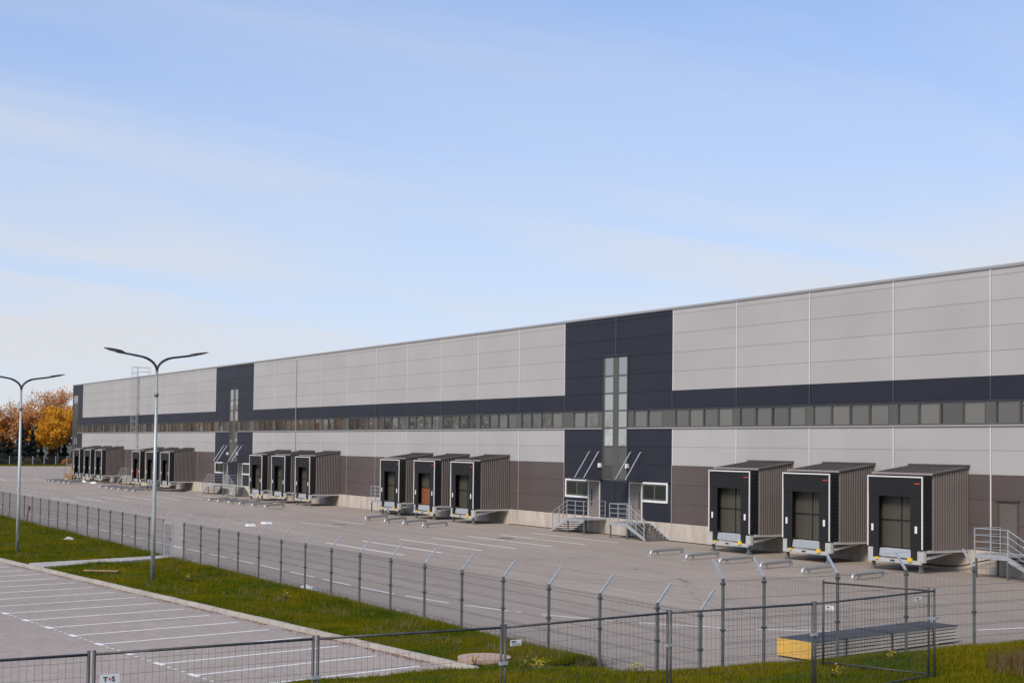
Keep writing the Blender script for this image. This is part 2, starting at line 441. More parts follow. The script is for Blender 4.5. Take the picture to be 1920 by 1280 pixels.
# tyre traces
def trace(pts, wd):
    b = MB(); P = [Vector(p) for p in pts]
    for i in range(len(P) - 1): 
        stripe(b, P[i], P[i + 1] + (P[i + 1] - P[i]).normalized() * .02, wd, .0025)
    me = b.mesh('tyre_trace', M['tyre'])
    for v in me.vertices: v.co -= wloc(marks)
    o = bpy.data.objects.new('tyre_trace', me); col.objects.link(o); o.parent = marks
def spline(P, n=6):
    o_ = []
    P = [Vector(p) for p in P]; P = [P[0] * 2 - P[1]] + P + [P[-1] * 2 - P[-2]]
    for i in range(1, len(P) - 2):
        for k in range(n):
            t = k / n; a, b, c, d = P[i - 1], P[i], P[i + 1], P[i + 2]
            o_.append(.5 * ((2 * b) + (c - a) * t + (2 * a - 5 * b + 4 * c - d) * t * t + (3 * b - a - 3 * c + d) * t ** 3))
    o_.append(P[-2]); return o_
trace(spline([(-53.6, -13.5), (-52.6, -13.3), (-50.9, -13.7), (-47.9, -15.0), (-44.4, -17.3), (-41.6, -19.1), (-39.5, -20.1), (-37.0, -20.6), (-34, -21.2)]), .16)
trace(spline([(-48.1, -14.7), (-44.8, -16.6), (-42.2, -18.3), (-40.3, -19.3), (-38.6, -19.9), (-36, -20.5)]), .12)
for y, xa, xb in ((-23.2, -98, -52), (-25.0, -110, -47), (-26.6, -95, -45)):
    trace(spline([(xa, y), ((xa + xb) / 2, y - .25), (xb, y - .1)]), .35)
for dx_, dy_ in ((0, 0), (6, .4), (12, -.3)):
    for off in (0.0, 1.9):
        trace(spline([(-66.5 + dx_ + off, -21.5 + dy_ - off * .5), (-62.2 + dx_ + off * .8, -18.2 + dy_ - off * .5), (-60.4 + dx_ + off * .45, -14.2 + dy_), (-60.1 + dx_ + off, -9.4 + dy_)]), .20)
for dx_ in (0, 6):
    for off in (0.0, 1.9):
        trace(spline([(-112 + dx_ + off, -21.5 - off * .5), (-105 + dx_ + off * .8, -18.0 - off * .5), (-102.5 + dx_ + off * .5, -14.0), (-102.0 + dx_ + off, -9.2)]), .22)
# car park bays
lotm = thing('road_marking', (-45, -38, 0), 'white painted bay lines on the block paved car park', 'road marking')
lotm['kind'] = 'structure'
dirL = Vector((.98, -5.28)).normalized(); dirK = Vector((1, .110)).normalized()
for i in range(34):
    x = -32.2 - 2.06 * i
    a = Vector((x, ky(x) - .62 + .004 * i)); c = a + dirL * 5.35
    mark(a, c, .115, M['paint'], .008, lotm)
    mark(c - dirK * .28, c + dirK * .28, .16, M['paint'], .012, lotm)
    for k in range(3):
        p = c + dirK * (.55 + .42 * k)
        mark(p, p + dirK * .12, .09, M['paint2'], .010, lotm)

# kerb: one stone after another
kerb = link('kerb', None, None, (-60, -37.6, 0)); tag(kerb, 'pale concrete kerb between car park and grass verge', None, None, 'structure')
ks = MB().hexa([(-.49, -.075, -.05), (.49, -.075, -.05), (.49, .075, -.05), (-.49, .075, -.05), (-.49, -.06, .13), (.49, -.06, .13), (.49, .075, .13), (-.49, .075, .13)]).mesh('kerb_stone', M['kerb'])
x = KX1 - .5
kang = math.atan(.110)
while x > KX0:
    o = bpy.data.objects.new('kerb_stone', ks); col.objects.link(o); o.parent = kerb
    o.location = Vector((x, ky(x) + .06, rng.uniform(-.006, .006))) - kerb.location; o.rotation_euler = (0, 0, kang + rng.uniform(-.006, .006))
    x -= .995
# footpath slabs to the fence gate
pth = link('footpath', None, None, (-64, -35, 0)); tag(pth, 'narrow pale slab path across the verge to the fence gate', None, None, 'structure')
for i in range(12):
    t0, t1 = i / 12, (i + 1) / 12
    A = lambda t: Vector((-64.9 + t * (-67.2 + 64.9), ky(-64.9) + .16 + t * (-31.35 - ky(-64.9) - .16)))
    B = lambda t: Vector((-62.9 + t * (-65.9 + 62.9), ky(-62.9) + .16 + t * (-31.35 - ky(-62.9) - .16)))
    g_ = .0012 * 8
    q = [A(t0 + g_), B(t0 + g_), B(t1), A(t1)]
    me = MB().prism([(p.x + 64, p.y + 35) for p in q], .02, .165 - .02 * t0).mesh('paving_slab', M['path'])
    o = bpy.data.objects.new('paving_slab', me); col.objects.link(o); o.parent = pth

# ------------------------------------------------------------------ grass verge and bank
def smooth(t): t = np.clip(t, 0, 1); return t * t * (3 - 2 * t)
def vnoise(x, y): return np.sin(x * 1.3 + 2 * np.sin(y * .9)) * .5 + np.sin(y * 1.7 + 1.5 * np.sin(x * .7 + 1)) * .5
def bank_h(x, y):
    k = smooth((y + 34.0) / 3.2)
    x0 = -30.7 * (1 - k) - 28.1 * k; x1 = -26.0 * (1 - k) - 25.4 * k
    lo = .10 * (1 - k) - .06 * k
    h = lo + (.47 - lo) * smooth((x - x0) / (x1 - x0)) ** (1 - .25 * k) + .03 * vnoise(x * 1.3, y * 1.3)
    # the mound the photographer stands on
    r = np.hypot(x, y + 51.46)
    return np.maximum(h, 3.95 - .205 * np.maximum(r - 4, 0))
def grid(name, xs, ys, hf, keep, m):
    X, Y = np.meshgrid(xs, ys, indexing='ij'); Z = hf(X, Y)
    v = np.stack([X, Y, Z], -1).reshape(-1, 3); ny = len(ys)
    f = []
    for i in range(len(xs) - 1):
        for j in range(len(ys) - 1):
            if keep((xs[i] + xs[i + 1]) / 2, (ys[j] + ys[j + 1]) / 2):
                f.append((i * ny + j, (i + 1) * ny + j, (i + 1) * ny + j + 1, i * ny + j + 1))
    b = MB(); b.v = v.tolist(); b.f = f
    me = b.mesh(name, m, True)
    return link(name, me, None, (0, 0, 0))
bank = grid('grass_bank', np.concatenate([np.arange(-30.8, -19, .35), np.arange(-19, 45, 1.6)]), np.concatenate([np.arange(-95, -52, 2.0), np.arange(-52, -6, .5)]), bank_h,
            lambda x, y: (y < -30.9 and x > -30.8 + .12 * max(0, -35 - y) * 0) or x > -28.4, M['soil'])
tag(bank, 'raised grass bank under the temporary mesh fence', None, None, 'structure')
def verge_h(x, y):
    e = smooth((-31.05 - y) / .7)
    return -.02 + e * (.10 + .05 * vnoise(x * .5, y * .8)) + .02 * e * vnoise(x * 2, y * 2)
vx = np.arange(-128, -30.3, .6)
V = []; F_ = []
NV = 14
for i, x in enumerate(vx):
    y0 = ky(x) + .13; y1 = -31.05
    for j in range(NV):
        y = y0 + (y1 - y0) * j / (NV - 1)
        V.append((x, y, float(verge_h(x, y))))
for i in range(len(vx) - 1):
    for j in range(NV - 1):
        a = i * NV + j
        F_.append((a, a + NV, a + NV + 1, a + 1))
b = MB(); b.v = V; b.f = F_
tag(link('grass_verge', b.mesh('grass_verge', M['soil'], True), None, (0, 0, 0)), 'grass verge between car park kerb and perimeter fence', None, None, 'structure')

def blades(name, pts, hgt, wid, m, label, per=4, lean=.45):
    """many grass blades, one triangle each, as one mesh"""
    n = len(pts); k = per
    base = np.repeat(pts, k, 0) + np.concatenate([nrg.normal(0, .05, (n * k, 2)), np.zeros((n * k, 1))], 1)
    a = nrg.uniform(0, 2 * np.pi, n * k)
    h = np.repeat(hgt if np.ndim(hgt) else np.full(n, hgt), k) * nrg.uniform(.5, 1.25, n * k)
    wv = np.stack([np.cos(a), np.sin(a), np.zeros_like(a)], 1) * (wid * nrg.uniform(.6, 1.3, n * k))[:, None]
    b2 = nrg.uniform(0, 2 * np.pi, n * k)
    tip = base + np.stack([np.cos(b2) * lean * h, np.sin(b2) * lean * h, h], 1)
    v = np.stack([base - wv, base + wv, tip], 1).reshape(-1, 3)
    me = bpy.data.meshes.new(name)
    me.vertices.add(len(v)); me.vertices.foreach_set('co', v.ravel().astype(np.float32))
    me.loops.add(len(v)); me.loops.foreach_set('vertex_index', np.arange(len(v), dtype=np.int32))
    me.polygons.add(len(v) // 3); me.polygons.foreach_set('loop_start', np.arange(0, len(v), 3, dtype=np.int32))
    me.materials.append(m); me.update(calc_edges=True)
    return tag(link(name, me, None, (0, 0, 0)), label, 'grass', None, 'stuff')
def path_mask(x, y):
    t = (y + 38) / 6.6
    return (x > -65.0 - 2.3 * t - .1) & (x < -62.9 - 3.0 * t + .1)
# verge: density falls with distance
xs = -30.4 - 92 * nrg.random(90000) ** 1.7
yk = ky(xs) + .2
ys = yk + (-31.15 - yk) * nrg.random(len(xs))
ok = ~path_mask(xs, ys)
dm = np.hypot(xs + 31.8, (ys + 33.55)) > .78
ok &= dm
xs, ys = xs[ok], ys[ok]
hh = .07 + .05 * np.clip(vnoise(xs * .6, ys * .7), 0, 1) + .10 * smooth((ys + 32.6) / 1.2)
blades('verge_grass', np.stack([xs, ys, verge_h(xs, ys)], 1), hh, .016, M['grass'], 'short green and olive grass on the verge')
n_ = 7000
xs = -30.2 - 88 * nrg.random(n_) ** 1.5; ys = -31.35 + nrg.normal(0, .22, n_); ok = ~path_mask(xs, ys) & (nrg.random(n_) < .35 + .65 * (vnoise(xs * 1.1, ys * 0) > -.2)); xs, ys = xs[ok], ys[ok]
blades('fence_foot_grass', np.stack([xs, ys, np.full(len(xs), .0)], 1), .24, .012, M['grass2'], 'ragged long grass along the foot of the fence', per=3)
n_ = 2600
xs = -30.6 - 80 * nrg.random(n_) ** 1.5; yk = ky(xs) + .3; ys = yk + (-31.5 - yk) * nrg.random(n_)
ok = ~path_mask(xs, ys) & (vnoise(xs * .8 + 3, ys * 1.1) > .05) & (np.hypot(xs + 31.8, ys + 33.55) > .85); xs, ys = xs[ok], ys[ok]
blades('tall_tufts', np.stack([xs, ys, verge_h(xs, ys)], 1), .20, .011, M['grass2'], 'scattered taller straw coloured tufts in the verge', per=6, lean=.35)
n_ = 52000
xs = nrg.uniform(-30.6, -17.5, n_); ys = nrg.uniform(-40, -13, n_)
ok = ((ys < -31.0) & (xs > -30.6)) | (xs > -28.15); xs, ys = xs[ok], ys[ok]
blades('bank_grass', np.stack([xs, ys, bank_h(xs, ys)], 1), .11 + .05 * np.clip(vnoise(xs, ys), 0, 1), .014, M['grass'], 'thick green grass covering the raised bank', per=5)

# fallen leaves in the gutter along the kerb
n_ = 2600
xs = -31 - 45 * nrg.random(n_) ** 1.3; xs = xs[vnoise(xs * 1.9, xs * .4) > -.35]; n_ = len(xs)
ys = ky(xs) - .06 - np.abs(nrg.normal(0, .13, n_))
P_ = np.stack([xs, ys, np.full(n_, .012)], 1)
an = nrg.uniform(0, 6.283, n_); sz_ = nrg.uniform(.018, .04, n_)
u_ = np.stack([np.cos(an), np.sin(an), nrg.uniform(-.25, .25, n_)], 1) * sz_[:, None]; w_2 = np.stack([-np.sin(an), np.cos(an), nrg.uniform(-.25, .25, n_)], 1) * sz_[:, None] * .65
b = MB(); vv = np.stack([P_ - u_, P_ - w_2, P_ + u_, P_ + w_2], 1).reshape(-1, 3); b.v = vv.tolist(); b.f = [(4 * i, 4 * i + 1, 4 * i + 2, 4 * i + 3) for i in range(n_)]
M['litter'] = mat('fallen_leaves', (.22, .075, .03), .8, c2=(.30, .15, .06), scale=6)
tag(link('leaf_litter', b.mesh('leaf_litter', M['litter']), None, (0, 0, 0)), 'reddish fallen leaves along the car park kerb', 'leaves', None, 'stuff')

# ------------------------------------------------------------------ warehouse
X0 = -44.75; BAY = 6.0
NB0, NB1 = -2, 28                                      # bays from right (outside frame) to left
XE = -218.9
Z_CB, Z_BR, Z_WS, Z_W0, Z_W1, Z_D0, Z_LG, Z_TOP = 1.065, 4.49, 6.70, 6.79, 7.86, 7.94, 8.98, 13.94
PH = 1.142
XR = X0 + 6 * 2
wh = thing('warehouse', (-131, 0, 0), 'long grey, anthracite and taupe panelled warehouse with a window band', 'building')
def wpart(name, b, m, parent=None, smooth_=False):
    p = wloc(parent or wh)
    b.v = [(x - p.x, y - p.y, z - p.z) for x, y, z in b.v]
    o = bpy.data.objects.new(name, b.mesh(name, m, smooth_)); col.objects.link(o); o.parent = parent or wh
    return o
wpart('wall_core', MB().box(XE + .02, XR, .09, 68, .9, 13.80), M['core'])
wpart('plinth', MB().box(XE + .03, XR, .06, 67.9, -.1, .94), M['concrete'])
wpart('roof_sheet', MB().box(XE + .05, XR, .3, 67.8, 13.802, 13.86), M['roof'])
wpart('parapet_coping', MB().box(XE - .06, XR, -.075, .34, 13.90, 14.0).box(XE - .06, XR, -.06, .0, 13.86, 13.898), M['coping'])
# precast plinth panels in front of the core
pm = {}
def shared(key, fn):
    if key not in pm: pm[key] = fn()
    return pm[key]
def piece(name, me, x, y, z, parent=None):
    o = bpy.data.objects.new(name, me); col.objects.link(o); o.parent = parent or wh
    o.location = Vector((x, y, z)) - wloc(parent or wh); return o
def slab(wd, ht, th, m, key, ch=.008):
    """flat panel with a chamfered rim: front towards -y, centre bottom at the origin"""
    def fn():
        b = MB(); x = wd / 2; c = ch
        b.v = [(-x, th, 0), (x, th, 0), (x, th, ht), (-x, th, ht), (-x, c, 0), (x, c, 0), (x, c, ht), (-x, c, ht), (-x + c, 0, c), (x - c, 0, c), (x - c, 0, ht - c), (-x + c, 0, ht - c)]
        b.f = [(8, 9, 10, 11), (4, 5, 9, 8), (5, 6, 10, 9), (6, 7, 11, 10), (7, 4, 8, 11), (0, 1, 5, 4), (1, 2, 6, 5), (2, 3, 7, 6), (3, 0, 4, 7)]
        return b.mesh(key, m)
    return shared((key, round(wd, 3), round(ht, 3)), fn)
for k in range(NB0, NB1 + 1):
    xc = X0 - BAY * (k + .5); wd = BAY - .03
    if k == NB1 + 0: pass
    piece('plinth_panel', slab(wd, 1.09, .10, M['concrete'], 'plinth_panel', .012), xc, -.045, -.04)
piece('plinth_panel', slab(6.1, 1.09, .10, M['concrete'], 'plinth_panel', .012), XE + 3.05 - .02, -.045, -.04) if False else None
GAP = .009
def panel(kind, x0, x1, z0, z1):
    nm = {'light': 'light_panel', 'dark': 'dark_panel', 'brown': 'taupe_panel'}[kind]
    piece(nm, slab(abs(x1 - x0), z1 - z0 - GAP, .08, M[kind], nm), (x0 + x1) / 2, 0, z0 + GAP / 2)
up_rows = [Z_LG + PH * i for i in range(5)] + [13.885]
low_light = [Z_BR, (Z_BR + Z_WS) / 2, Z_WS]
brown = [Z_CB, Z_CB + (Z_BR - Z_CB) / 3, Z_CB + 2 * (Z_BR - Z_CB) / 3, Z_BR]
def is_dark(k): return k in (4, 5, 16, 17, 28, 29)
E_L = {5: (-80.75, -74.75), 4: (-74.75, -68.75)}
for k in range(NB0, NB1 + 2):
    xr = X0 - BAY * k; xl = xr - BAY
    if k == NB1 + 1: break
    a, c = xl + .045, xr - .045
    if k == 28: a = XE + .1
    if not is_dark(k):
        for i in range(5): panel('light', a, c, up_rows[i], up_rows[i + 1])
        panel('dark', a, c, Z_D0, Z_LG)
        for i in range(2): panel('light', a, c, low_light[i], low_light[i + 1])
        for i in range(3): panel('brown', a, c, brown[i], brown[i + 1])
# dark blocks: panels broken by the tall stair window, doors and windows
def dark_block(cx, left=True):
    sides = [(1, )] if not left else [(1, ), (-1, )]
    for (sg, ) in sides:
        outer = cx + sg * (6 - .045); inner = cx + sg * 1.42
        lo, hi = min(outer, inner), max(outer, inner)
        mid = cx + sg * .03
        for i in range(5):
            z0, z1 = up_rows[i], up_rows[i + 1]
            if z0 >= 11.26: panel('dark', min(outer, mid), max(outer, mid), z0, z1)
            else: panel('dark', lo, hi, z0, z1)
        panel('dark', lo, hi, Z_D0, Z_LG)
        rows = [Z_CB, brown[1], brown[2], Z_BR, low_light[1], Z_WS]
        for i in range(5):
            z0, z1 = rows[i], rows[i + 1]
            if i >= 3 or (z0 > 3.3): panel('dark', lo, hi, z0, z1)
            elif i == 2: panel('dark', lo, hi, 3.46, z1)
        # ground storey with door and window openings
        d0, d1 = sorted((cx + sg * 1.58, cx + sg * 3.00)); w0, w1 = sorted((cx + sg * 3.03, cx + sg * 5.62))
        if sg < 0: d0, d1 = sorted((cx - 1.65, cx - 3.05)); w0, w1 = sorted((cx - 3.08, cx - 5.80))
        panel('dark', min(w0, w1), max(w0, w1), Z_CB, 2.20)
        e0, e1 = sorted((outer, w1 if sg > 0 else w0)); 
        if e1 - e0 > .06: panel('dark', e0, e1, Z_CB, 3.45)
        panel('dark', *sorted((mid, (d0 if sg > 0 else d1))), Z_CB, 3.45)
        # door
        dr = wpart('door', MB().box(d0 + .09, d1 - .09, -.004, .06, 1.08, 3.30), M['door'])
        wpart('door_frame', MB().box(d0, d0 + .085, -.03, .06, 1.0, 3.40).box(d1 - .085, d1, -.03, .06, 1.0, 3.40).box(d0 + .087, d1 - .087, -.03, .06, 3.31, 3.40), M['trim'], dr)
        hx = d1 - .28 if sg < 0 else d1 - .40
        hx = (d0 + .42) if sg < 0 else (d1 - .34)
        wpart('vision_slot', MB().box(hx - .06, hx + .06, -.012, .0, 1.75, 2.85), M['rubber'], dr)
        lx = d0 + .2 if sg > 0 else d1 - .2
        wpart('handle', MB().bar((lx - .05, -.05, 2.05), (lx + .08, -.05, 2.05), .03, .03).box(lx - .05, lx - .02, -.05, 0, 2.02, 2.08), M['galv'], dr)
        # white framed window
        wn_ = wpart('window', MB().box(w0, w1, -.05, .05, 3.32, 3.43).box(w0, w1, -.06, .05, 2.21, 2.34).box(w0 if sg < 0 else w1 - .11, (w0 + .11) if sg < 0 else w1, -.05, .05, 2.342, 3.318), M['white'])
        wi0, wi1 = (w0 + .12, w1 - .01) if sg < 0 else (w0 + .01, w1 - .12)
        wm = (wi0 + wi1) / 2
        wpart('sash', MB().box(wi0, wi0 + .09, -.015, .05, 2.35, 3.31).box(wi1 - .09, wi1, -.015, .05, 2.35, 3.31).box(wm - .07, wm + .07, -.015, .05, 2.35, 3.31)
              .box(wi0 + .092, wm - .072, -.015, .05, 3.22, 3.31).box(wm + .072, wi1 - .092, -.015, .05, 3.22, 3.31).box(wi0 + .092, wm - .072, -.015, .05, 2.35, 2.44).box(wm + .072, wi1 - .092, -.015, .05, 2.35, 2.44), M['frame'], wn_)
        for p0, p1 in ((wi0 + .09, wm - .07), (wm + .07, wi1 - .09)):
            wpart('pane', MB().box(p0, p1, .012, .03, 2.44, 3.22), M['glasslow'], wn_)
        # canopy on two tension rods
        c0, c1 = (cx + 1.5, cx + 3.15) if sg > 0 else (cx - 3.15, cx - 1.5)
        cn = wpart('canopy', MB().box(c0, c1, -1.25, -.005, 3.47, 3.55), M['dtrim'])
        wpart('canopy_edge', MB().box(c0 - .01, c1 + .01, -1.30, -1.252, 3.45, 3.57), M['dtrim'], cn)
        for rx in (c0 + .28, c1 - .30):
            wpart('tension_rod', MB().tube([(rx, -1.2, 3.54), (rx, -.12, 5.18), (rx, -.04, 5.25), (rx, .0, 5.25)], .032, 6), M['galv'], cn)
        lx = cx + sg * (1.62 if sg < 0 else 1.44)
        wpart('wall_lamp', MB().box(lx - .11, lx + .11, -.16, -.005, 4.25, 4.52), M['signw'])
    if left:
        stair_window(cx)
def rows_frame(cx, xa, xb):
    pass
def stair_window(cx):
    x0, x1 = cx - 1.38, cx + 1.33
    b = MB()
    zr = [3.49, 4.42, 5.60, 6.78, 7.88, 8.985, 10.10, 11.30]
    # outer posts, middle pier and transoms
    b.box(x0, x0 + .11, .0, .088, 3.46, 11.32).box(x1 - .11, x1, .0, .088, 3.46, 11.32).box(cx - .31, cx + .30, .012, .088, 3.46, 11.32)
    st = wpart('stair_window', b, M['frame'])
    wpart('reveal', MB().box(x0 - .05, x0 - .002, -.03, .087, 3.46, 11.36).box(x1 + .002, x1 + .05, -.03, .087, 3.46, 11.36).box(x0 - .05, x1 + .05, -.05, .087, 11.362, 11.42), M['dtrim'], st)
    for i, z in enumerate(zr):
        for p0, p1 in ((x0 + .112, cx - .312), (cx + .302, x1 - .112)):
            wpart('transom', MB().box(p0, p1, .004, .087, z - .045, z + .045), M['frame'], st)
    for i in range(7):
        for p0, p1 in ((x0 + .112, cx - .312), (cx + .302, x1 - .112)):
            z0, z1 = zr[i] + .047, zr[i + 1] - .047
            if i == 1: wpart('spandrel', MB().box(p0, p1, .03, .06, z0, z1), M['spandrel'], st)
            else: wpart('pane', MB().box(p0, p1, .035, .05, z0, z1), M['panedaylit'] if i >= 2 else M['glass'], st)
    wpart('joint_cover', MB().box(cx - .055, cx + .055, -.018, -.002, 11.43, 13.86), M['dtrim'])
dark_block(-74.75); dark_block(-146.75)
# half block at the far end
for i in range(5):
    panel('dark', XE + .08, -212.8, up_rows[i], up_rows[i + 1]) if i >= 3 else panel('dark', -215.9, -212.8, up_rows[i], up_rows[i + 1])
panel('dark', -215.9, -212.8, Z_D0, Z_LG)
for i, (z0, z1) in enumerate(zip([Z_CB, brown[1], brown[2], Z_BR, low_light[1]], [brown[1], brown[2], Z_BR, low_light[1], Z_WS])):
    panel('dark', -215.9, -212.8, z0, z1)
ew = wpart('stair_window', MB().box(XE + .05, XE + .85, .0, .088, 1.1, 11.2).box(-216.05, -215.94, .0, .088, 1.1, 11.2).box(-217.15, -216.95, .0, .088, 1.1, 11.2), M['dtrim'])
for z0, z1 in ((1.1, 3.4), (3.5, 6.7), (6.85, 7.85), (7.95, 9.0), (9.1, 10.1), (10.2, 11.15)):
    for p0, p1 in ((XE + .86, -217.16), (-216.94, -216.06)):
        wpart('pane', MB().box(p0, p1, .03, .05, z0, z1), M['glass'], ew)
        wpart('transom', MB().box(p0, p1, .02, .087, z1 + .002, z1 + .09), M['frame'], ew)
wpart('corner_trim', MB().box(XE - .03, XE + .045, -.03, .4, .95, 13.858), M['dtrim'])
# gable cladding on the far end wall
wpart('gable_cladding', MB().box(XE - .01, XE + .018, .42, 67.9, .96, 13.79), M['dark'])

# vertical joint covers
def trimmesh(z0, z1, wd, m, key):
    return shared((key, z0, z1, wd), lambda: MB().box(-wd / 2, wd / 2, -.022, -.001, 0, z1 - z0).mesh('joint_cover', m))
for n in range(NB0 + 1, NB1 + 1):
    x = X0 - BAY * n
    if n in (5, 17): continue
    edge = n in (4, 6, 16, 18, 28)
    piece('joint_cover', trimmesh(Z_LG + .01, 13.86, .075, M['trim'], 't'), x + (0 if not edge else (.05 if n in (4, 16, 28) else -.05)), 0, Z_LG + .01)
    piece('joint_cover', trimmesh(Z_D0, Z_LG, .085, M['dtrim'], 'd'), x, 0, Z_D0)
    piece('joint_cover', trimmesh(Z_BR, Z_WS - .01, .075, M['trim'], 't'), x + (0 if not edge else (.05 if n in (4, 16, 28) else -.05)), 0, Z_BR)
    if n <= 3: piece('joint_cover', trimmesh(Z_CB, Z_BR, .07, M['trim'], 't2'), x, 0, Z_CB)
    else: piece('joint_cover', trimmesh(Z_CB, Z_BR, .07, M['btrim'], 'b'), x, 0, Z_CB)
# rain pipe
wpart('rain_pipe', MB().tube([(-128.86, -.07, 13.6), (-128.86, -.07, 1.1)], .04, 8), M['core'])

# window band: piers, head and sill flashings, one window per pane
for (a, c) in ((XE + .05, -148.2), (-145.35, -76.2), (-73.35, XR)):
    if a < -218: a = -215.9
    wpart('head_flashing', MB().box(a, c, -.06, .03, Z_W1 + .01, Z_D0 - .012), M['dtrim'])
    wpart('sill_flashing', MB().box(a, c, -.07, .03, Z_WS + .004, Z_W0 - .012), M['coping'])
WH = Z_W1 - Z_W0
def frame_mesh(wd):
    return shared(('wf', wd), lambda: MB().box(-wd / 2, -wd / 2 + .05, -.02, .085, .0, WH).box(wd / 2 - .05, wd / 2, -.02, .085, 0, WH)
                  .box(-wd / 2 + .052, wd / 2 - .052, -.02, .085, WH - .06, WH).box(-wd / 2 + .052, wd / 2 - .052, -.02, .085, 0, .06).mesh('window', M['frame']))
def pane_mesh(wd):
    return shared(('wp', wd), lambda: MB().box(-wd / 2 + .045, wd / 2 - .045, .05, .062, .055, WH - .055).mesh('pane', M['glass']))
def window(x0, x1):
    wd = round(x1 - x0 - .004, 3)
    o = piece('window', frame_mesh(wd), (x0 + x1) / 2, 0, Z_W0)
    p = piece('pane', pane_mesh(wd), (x0 + x1) / 2, 0, Z_W0, o)
    p.rotation_euler = (R(rng.gauss(0, .35)), 0, R(rng.gauss(0, .30)))
def pier(x0, x1):
    wd = round(x1 - x0 - .006, 3)
    piece('pier_panel', shared(('pier', wd), lambda: MB().box(-wd / 2, wd / 2, -.012, .08, 0, WH).mesh('pier_panel', M['spandrel'])), (x0 + x1) / 2, 0, Z_W0)
for k in range(NB0, NB1):
    xr = X0 - BAY * k; xl = xr - BAY
    if is_dark(k):
        cx = -74.75 if k in (4, 5) else -146.75
        if k in (4, 16): pier(cx + 1.42, cx + 2.0); window(cx + 2.0, cx + 3.46); window(cx + 3.46, cx + 5.04); pier(cx + 5.04, cx + 6 + .28)
        else: pier(cx - 1.9, cx - 1.42); window(cx - 3.46, cx - 1.9); window(cx - 4.92, cx - 3.46); pier(cx - 6.28, cx - 4.92)
        continue
    if k == 22:   # closed bay field behind the roof ladder
        window(xl + .28, xl + .28 + 1.36); pier(xl + 1.64, xl + 3.0); window(xl + 3.0, xl + 4.36); window(xl + 4.36, xr - .28)
    else:
        e = [xl + .28 + i * (BAY - .56) / 4 for i in range(5)]
        for i in range(4): window(e[i], e[i + 1])
    if not is_dark(k + 1) : pier(xl - .28, xl + .28)
# pier strip closing the band at the far end
pier(-213.1, -212.5)
for a, c in ((-215.85, -214.5), (-214.5, -213.12)): window(a, c)

# service doors behind the side stairs
for x0, x1 in ((-44.35, -43.20), (-105.2, -104.1), (-181.6, -180.4)):
    d = wpart('door', MB().box(x0 + .08, x1 - .08, -.012, -.001, 1.08, 3.24), M['door2'])
    wpart('door_frame', MB().box(x0, x0 + .075, -.05, -.001, 1.07, 3.33).box(x1 - .075, x1, -.05, -.001, 1.07, 3.33).box(x0 - .06, x1 + .06, -.10, -.001, 3.332, 3.42).box(x0 + .077, x1 - .077, -.04, -.001, 3.25, 3.33), M['dockroof'], d)
    wpart('handle', MB().bar((x0 + .14, -.06, 2.05), (x0 + .26, -.06, 2.05), .03, .03).box(x0 + .14, x0 + .17, -.06, -.012, 2.02, 2.08), M['galv'], d)

